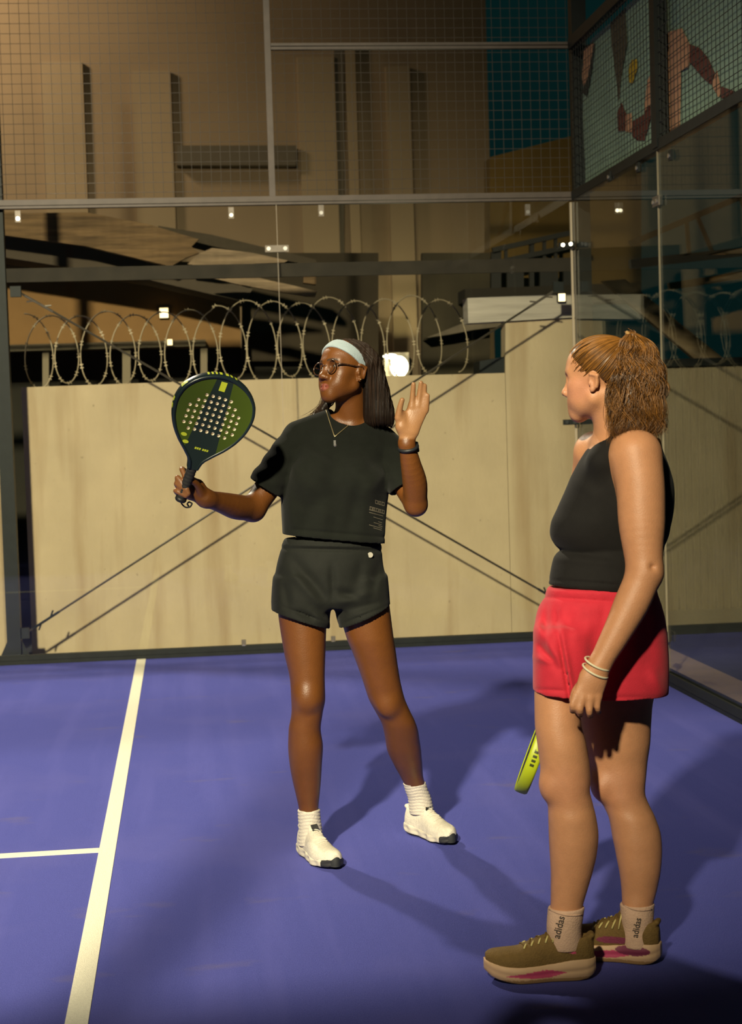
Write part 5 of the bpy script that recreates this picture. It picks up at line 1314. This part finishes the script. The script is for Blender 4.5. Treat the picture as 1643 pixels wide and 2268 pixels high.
# hollow behind the knee and elbow dimple
v.op(ell(P(1447, 1256, 4.245), (0.008, 0.012, 0.008)), 0.012, 's')
pos, Q = v.mesh(1)
skin = np.array((0.56, 0.265, 0.130)); c = np.tile(skin, (len(pos), 1))
pu, pv = px_map(pos[:, 0], pos[:, 1], pos[:, 2])
hl = np.stack(h2.loc(pos[:, 0], pos[:, 1], pos[:, 2]), 1); face = (np.abs(hl) < 0.14).all(1)
fm_ = (soft(np.sqrt(((hl[:, 1] - 0.05) / 0.05) ** 2 + ((hl[:, 2] + 0.012) / 0.035) ** 2) - 1, 0.8)) * face[:, None] * 0.5
c = c * (1 - fm_) + np.array((0.58, 0.24, 0.15)) * fm_
lipm = soft((np.sqrt((hl[:, 0] / 0.024) ** 2 + ((hl[:, 2] + 0.0535) / 0.0115) ** 2) - 1) * 0.012 + 10 * (hl[:, 1] < 0.08), 0.003) * face[:, None]
c = c * (1 - lipm) + np.array((0.50, 0.16, 0.12)) * lipm
for p_ in nails2:
    nm_ = soft(np.linalg.norm(pos - p_ - np.array([0, -0.004, -0.004]), axis=1) - 0.0085, 0.003); c = c * (1 - nm_) + np.array((0.03, 0.012, 0.012)) * nm_
for yk, xk in ((1745, 1250), (1745, 1370)):
    km = soft(np.hypot((pu - xk) / 60, (pv - yk) / 45) - 1, 0.8) * 0.25; c = c * (1 - km) + np.array((0.56, 0.22, 0.13)) * km
body2 = mesh_obj('body', pos, Q, skin_mat('fair_skin'), w2, True, c)
for s in (-1, 1): eye(h2, s, (0, 1, 0), w2, (0.1, 0.12, 0.08))

# tank top
vt = grid_for((P(1205, 1200, 4.5)[0] - 0.03, 4.22, P(1350, 1320, 4.4)[2] - 0.03), (P(1500, 1200, 4.5)[0] + 0.04, 4.80, P(1350, 960, 4.6)[2] + 0.03), 0.004)
tank = [(972, 1318, 1462, 4.50, .95), (1000, 1294, 1468, 4.50, .95), (1030, 1275, 1480, 4.50, .90), (1075, 1253, 1493, 4.50, .82), (1123, 1231, 1495, 4.50, .74), (1155, 1217, 1491, 4.50, .70), (1180, 1215, 1486, 4.50, .68), (1202, 1225, 1479, 4.50, .69), (1220, 1240, 1472, 4.50, .72), (1228, 1230, 1471, 4.50, .73)]
vt.op(stack(prow(tank, Y2), cap=0.01), 0.02)
band_ = [(1216, 1234, 1470, 4.50, .72), (1232, 1224, 1468, 4.50, .75), (1260, 1217, 1464, 4.495, .78), (1288, 1213, 1460, 4.49, .81), (1296, 1213, 1459, 4.49, .81), (1312, 1215, 1458, 4.49, .81)]
vt.op(stack(prow(band_, Y2), cap=0.008), 0.006)
folds(vt, [(1270, 1060, 1330, 1110, 10, -.002), (1238, 1222, 1400, 1240, 4, .002), (1225, 1205, 1330, 1240, 7, .001), (1214, 1284, 1380, 1296, 2.2, .003), (1230, 1238, 1380, 1250, 5, -.002), (1330, 1090, 1370, 1220, 12, .002), (1300, 1000, 1345, 1010, 5, -.0015)])
x = vt.a[0][:, None, None]; y = vt.a[1][None, :, None]; z = vt.a[2][None, None, :]
vt.F = np.maximum(vt.F, plane_below(P(1213, 1301, 4.4), P(1390, 1312, 4.4))(x, y, z)).astype(np.float32)
vt.op(rc(P(1330, 1020, 4.42), P(1362, 962, 4.455), 0.034, 0.026), 0.05); vt.op(rc(P(1362, 962, 4.455), P(1420, 985, 4.50), 0.026, 0.03), 0.03)
vt.op(ell(P(1425, 1032, 4.295), (0.096, 0.118, 0.098), np.array([unit((1, 0, 0.18)), (0, 1, 0), unit((-0.18, 0, 1))])), 0.006, 's')    # near armhole
vt.op(ell(P(1300, 1020, 4.70), (0.075, 0.085, 0.095)), 0.006, 's')                                                            # far armhole
vt.op(ell(P(1318, 958, 4.50), (0.058, 0.085, 0.048), np.array([unit((1, 0, -0.45)), (0, 1, 0), unit((0.45, 0, 1))])), 0.006, 's')
pos, Q = vt.mesh(1)
mesh_obj('tank_top', pos, Q, mat('black_stretch_knit', (0.0095, 0.0085, 0.0080), 0.8, 0, 0.1, 40, 0.15, 500, 0.2, sheen=0.05), w2, True)

# shorts
vs = grid_for((P(1175, 1400, 4.5)[0] - 0.04, 4.20, P(1300, 1570, 4.3)[2] - 0.03), (P(1490, 1400, 4.5)[0] + 0.04, 4.80, P(1300, 1285, 4.6)[2] + 0.03), 0.004)
vs.op(stack(prow([(1380, 1182, 1310, 4.42, 1.15), (1440, 1181, 1312, 4.41, 1.2), (1500, 1181, 1312, 4.405, 1.22), (1580, 1182, 1308, 4.40, 1.25)], Y2), n=2.2, cap=0.03), 0.03)
shr = [(1296, 1212, 1452, 4.49, .80), (1318, 1204, 1457, 4.49, .80), (1345, 1190, 1466, 4.49, .80), (1375, 1183, 1474, 4.485, .78), (1420, 1181, 1480, 4.485, .76), (1470, 1181, 1483, 4.48, .74), (1520, 1182, 1482, 4.475, .74), (1575, 1184, 1475, 4.475, .74)]
vs.op(stack(prow(shr, Y2), n=2.2, cap=0.008), 0.02)
folds(vs, [(1212, 1335, 1205, 1440, 7, .006), (1230, 1340, 1232, 1400, 6, .004), (1260, 1335, 1262, 1420, 8, .003), (1300, 1330, 1305, 1420, 9, -.002), (1195, 1390, 1240, 1470, 7, -.006), (1192, 1425, 1235, 1480, 6, .007), (1185, 1455, 1230, 1470, 5, -.005), (1236, 1400, 1264, 1560, 3.5, .008), (1243, 1400, 1272, 1560, 5, -.006),
           (1340, 1335, 1330, 1400, 7, .003), (1200, 1322, 1370, 1334, 3, .004), (1215, 1308, 1370, 1318, 3, -.002), (1184, 1527, 1256, 1530, 2.2, .003), (1420, 1340, 1440, 1480, 12, .004), (1440, 1480, 1470, 1545, 10, -.006), (1280, 1545, 1470, 1545, 3, .002)])
inn = vs.F.copy(); x = vs.a[0][:, None, None]; y = vs.a[1][None, :, None]; z = vs.a[2][None, None, :]
xq = P(1262, 1550, 4.3)[0]
hp = np.where(x < xq, plane_below(P(1180, 1545, 4.3), P(1262, 1549, 4.3))(x, y, z), plane_below(P(1262, 1560, 4.3), P(1470, 1557, 4.3))(x, y, z))
vs.F = np.maximum(vs.F, hp); vs.F = np.maximum(vs.F, -np.maximum(inn + 0.008, -(hp + 0.07))).astype(np.float32)
pos, Q = vs.mesh(1)
mesh_obj('shorts', pos, Q, mat('coral_red_woven', (0.60, 0.026, 0.048), 0.75, 0, 0.08, 30, 0.2, 400, 0.25, sheen=0.1), w2, True)

# hair: pulled back cap and a wavy ponytail
M_H2 = mat('copper_hair', (1, 1, 1), 0.38, 0, 0.2, 60, attr=True, spec=0.6)
vh = grid_for((P(1250, 800, 4.5)[0] - 0.02, 4.28, P(1400, 1000, 4.4)[2]), (P(1490, 800, 4.5)[0] + 0.02, 4.66, h2.c[2] + 0.17), 0.0032)
vh.op(h2.ell((0, -0.012, 0.046), (0.0765, 0.0965, 0.0845)), 0.01)
vh.op(h2.ell((0, 0.020, 0.060), (0.064, 0.064, 0.058)), 0.03)
vh.cut(lambda x, y, z: (lambda l: np.maximum(l[1] * 0.86 - l[2] * 0.50 - 0.030, np.maximum(-0.055 - l[2] + 0.2 * l[1], 0.045 * np.exp(-((l[1] - 0.0) / 0.03) ** 2) - 0.012 - l[2])))(h2.loc(x, y, z)))
capF = vh.F.copy()
tie = P(1397, 745, 4.455)
tail = [(738, 1388, 1410, 4.45, 1.2), (752, 1376, 1430, 4.44, 1.0), (775, 1366, 1448, 4.43, .85), (810, 1358, 1460, 4.42, .75), (850, 1350, 1467, 4.41, .70), (900, 1345, 1471, 4.40, .66), (940, 1346, 1470, 4.395, .60), (968, 1352, 1462, 4.39, .5)]
vh.op(stack(prow([(a, b + 10, c_ - 12, d, e) for a, b, c_, d, e in tail], 4.42), cap=0.02), 0.02)
pos, Q = vh.mesh(1)
hair2 = mesh_obj('hair', pos, Q, M_H2, w2, True, np.tile((0.075, 0.034, 0.010), (len(pos), 1)))
rs = np.random.RandomState(7)
# combed strands on the cap, from the hairline to the tie
vc = Vol(*vh.a); vc.F = capF; sd = []
while len(sd) < 700:
    q = rs.normal(size=3); q /= np.linalg.norm(q); l_ = np.array([0.077, 0.097, 0.085]) * q + np.array([0, -0.012, 0.046]); p_ = h2.w(l_)
    if vc.sample(p_[None])[0] < -0.0004 + 0.0016 * (l_[1] < 0.03) and l_[1] > -0.05: sd.append(p_)
sd = np.array(sd)
paths = march(vc, sd, lambda p, i: (tie - p) / (np.linalg.norm(tie - p, axis=1)[:, None] + 1e-6), 26, 0.0055, rs.uniform(0.0003, 0.0028, len(sd)))
for i in range(1, paths.shape[1]):                         # stop at the tie
    nr = np.linalg.norm(paths[:, i] - tie, axis=1) < 0.02; paths[nr, i] = paths[nr, i - 1] * 0.6 + tie * 0.4
base_c = np.array((0.29, 0.122, 0.022))
strands_mesh('combed_strands', paths, rs.uniform(0.0006, 0.0012, len(sd)), M_H2, hair2, base_c * rs.uniform(0.45, 1.3, (len(sd), 1)), False)
# wavy tail strands
N = 2600; T_ = np.linspace(0, 1, 40); rows_ = prow(tail, 4.42); tz = np.linspace(0, 1, len(rows_))
CX = np.stack([pchip(tz, np.array([r_[0][k] for r_ in rows_]), T_) for k in range(3)], 1); RX = pchip(tz, np.array([r_[1] for r_ in rows_]), T_); RY = pchip(tz, np.array([r_[2] for r_ in rows_]), T_)
an = rs.uniform(0, 2 * math.pi, N); rad = np.sqrt(rs.uniform(0.25, 1.0, N)); ln = rs.uniform(0.72, 1.10, N)
ph = rs.uniform(0, 2 * math.pi, N); clump = rs.randint(0, 60, N); cph = rs.uniform(0, 2 * math.pi, 60)[clump]; can = rs.uniform(0, 2 * math.pi, 60)[clump]; crad = np.sqrt(rs.uniform(0.2, 1.05, 60))[clump]
an = 0.25 * an + 0.0 + can; rad = 0.7 * crad + 0.3 * rad
paths = np.zeros((N, 40, 3))
for j in range(40):
    t = np.clip(T_[j] * ln, 0, 1.0); cx = np.stack([np.interp(t, T_, CX[:, k]) for k in range(3)], 1); rx = np.interp(t, T_, RX); ry = np.interp(t, T_, RY)
    amp = 0.0140 * np.clip(t * 2.2, 0, 1) * (0.5 + 1.0 * (ph / 6.28)); wv = np.sin(cph + t * (14 + 6 * np.sin(cph * 3)) + 0.7 * np.sin(ph)); wv2 = np.cos(cph * 1.7 + t * 15 + 0.5 * ph)
    ext = np.clip(T_[j] * ln - 1, 0, 1)
    paths[:, j] = cx + np.stack([np.cos(an) * rad * rx + amp * wv, np.sin(an) * rad * ry + amp * 0.8 * wv2, -ext * 0.23], 1)
paths[:, 0] = tie + rs.normal(size=(N, 3)) * 0.006
cc = base_c * rs.uniform(0.25, 1.3, (N, 1)) * (0.45 + 0.95 * rs.uniform(0, 1, (60, 1))[clump])
strands_mesh('ponytail_strands', paths, rs.uniform(0.0004, 0.0009, N), M_H2, hair2, cc)
ring(tie, unit(np.array([0.55, -0.2, 0.55])), 0.015, 0.0055, 1.0).build('hair_tie', mat('tan_elastic', (0.42, 0.24, 0.08), 0.7), hair2, True)

# socks and shoes
M_SOCK2 = mat('pale_pink_sock', (0.66, 0.43, 0.30), 0.9, 0, 0.08, 40, 0.3, 220)
spec2 = dict(name='olive', heel_h=0.060, toe_h=0.044, spring=0.030, bulge=0.007, sole=(0.66, 0.42, 0.24), upper=(0.165, 0.095, 0.022), outsole=(0.40, 0.23, 0.09), lace=(0.16, 0.095, 0.02), eyelet=(0.62, 0.52, 0.20), stripe=(0.55, 0.06, 0.15), blob=(0.20, 0.028, 0.07))
# crease lines across the foam handled in the sole colour; laces run over the tongue
qa = P(1252, 2050, 4.345); so1, sv1 = sock([(2008, 1215, 1293, 4.346), (2030, 1213, 1290, 4.345), (2060, 1212, 1286, 4.345), (2100, 1216, 1288, 4.345)], 4.345, .92, w2, qa - np.array([.09, .09, .09]), qa + np.array([.09, .09, .08]), M_SOCK2, False)
qa = P(1412, 2050, 4.435); so2, sv2 = sock([(2000, 1374, 1448, 4.442), (2030, 1376, 1446, 4.437), (2060, 1379, 1444, 4.435), (2095, 1380, 1448, 4.43)], 4.435, .92, w2, qa - np.array([.09, .09, .09]), qa + np.array([.09, .09, .09]), M_SOCK2, False)
build_shoe(w2, (1.062, 4.335, 0), (0.768, 4.362, 0), 1, spec2)
build_shoe(w2, (1.268, 4.405, 0), (1.020, 4.535, 0), -1, spec2)
for a, b, vv, Y0, so in (((1213, 2014), (1292, 2026), sv1, 4.2, so1), ((1377, 2004), (1446, 2014), sv2, 4.3, so2)):
    H = vv.hit([(a[0] + 3 + (b[0] - a[0] - 6) * t, a[1] + (b[1] - a[1]) * t ** 1.0 + 7 * math.sin(math.pi * t)) for t in np.linspace(0, 1, 12)], Y0, 0.001); MB().tube(H, 0.002, 6).build('sock_cuff', M_SOCK2, so, True)
# lettering on the socks
def sock_text(vv, Y0, base_px, dir_px, size_px, parent):
    cu = bpy.data.curves.new('sock_lettering', 'FONT'); cu.body = 'adidas'; cu.size = 1.0; cu.resolution_u = 3; cu.offset = 0.012
    o = bpy.data.objects.new('sock_lettering', cu); col.objects.link(o); dg = bpy.context.evaluated_depsgraph_get(); me = bpy.data.meshes.new_from_object(o.evaluated_get(dg))
    bm = bmesh.new(); bm.from_mesh(me); bmesh.ops.triangulate(bm, faces=bm.faces); bmesh.ops.subdivide_edges(bm, edges=[e for e in bm.edges if e.calc_length() > 0.2], cuts=1); bmesh.ops.triangulate(bm, faces=bm.faces)
    V = np.array([v_.co[:] for v_ in bm.verts]); bm.verts.index_update(); F_ = [tuple(v_.index for v_ in f.verts) for f in bm.faces]; bm.free()
    bpy.data.objects.remove(o); bpy.data.curves.remove(cu); bpy.data.meshes.remove(me)
    d = unit(np.array(dir_px, float)); nrm = np.array([-d[1], d[0]]) * -1
    wdt = V[:, 0].max(); k = size_px / wdt
    pts = np.array(base_px)[None] + (V[:, 0:1] * k) * d[None] + (V[:, 1:2] * k * 1.15) * np.array([d[1], -d[0]])[None]
    H = vv.hit(pts, Y0, 0.0012); H2 = H + unit(CF) * 0.0008; n0 = len(H)
    mesh_obj('sock_lettering', np.concatenate([H, H2]), F_ + [tuple(q + n0 for q in f[::-1]) for f in F_], mat('sock_ink', (0.06, 0.045, 0.035), 0.8), parent)
sock_text(sv1, 4.2, (1239, 2080), (11, -46), 50, so1)
sock_text(sv2, 4.3, (1412, 2078), (8, -42), 44, so2)

# wristbands
for (x0, y0), (x1, y1) in (((1296, 1459), (1349, 1481)), ((1291, 1474), (1345, 1498))):
    a, b = P(x0, y0, 4.255), P(x1, y1, 4.255); cpt = (a + b) / 2; fa = unit(P(1372, 1390, 4.27) - P(1320, 1490, 4.255))
    lat_ = b - a; r_ = np.linalg.norm(lat_) / 2; n_ = unit(np.cross(unit(lat_), unit(CF * 1.0 + np.array([0, 0, 0.30]))))
    ring(cpt, n_, r_, 0.0030, 0.92, lat_).build('wristband', mat('ivory_band', (0.80, 0.72, 0.50), 0.6), w2, True)

# yellow racket, edge on
M_Y2 = mat('fluo_yellow_rim', (0.50, 0.60, 0.015), 0.45, 0, 0.06, 20)
specY = dict(rows=[(5, 0), (7, 0), (9, 0), (9, 0), (9, 0), (9, 0), (7, 0)], face=mat('dark_racket_face', (0.02, 0.022, 0.022), 0.4), rim=M_Y2, rim_marks=[(t, t + 0.008, 0.0, 0.006, 'ink') for t in (0.70, 0.715, 0.73, 0.745)] + [(t, t + 0.008, 0.0, 0.006, 'ink') for t in (0.25, 0.265, 0.28, 0.295)], decals=[], ink=mat('racket_ink', (0.05, 0.06, 0.01), 0.5), grip=mat('black_overgrip', (0.02, 0.02, 0.02)), cap=mat('black_cap', (0.014,) * 3), cord=mat('black_cord', (0.014,) * 3))
build_racket('padel_racket', 'fluorescent yellow padel racket seen edge-on behind the red shorts', R2a - ra * 0.035, ra, unit(CF + np.array([0.12, 0, 0])), specY)
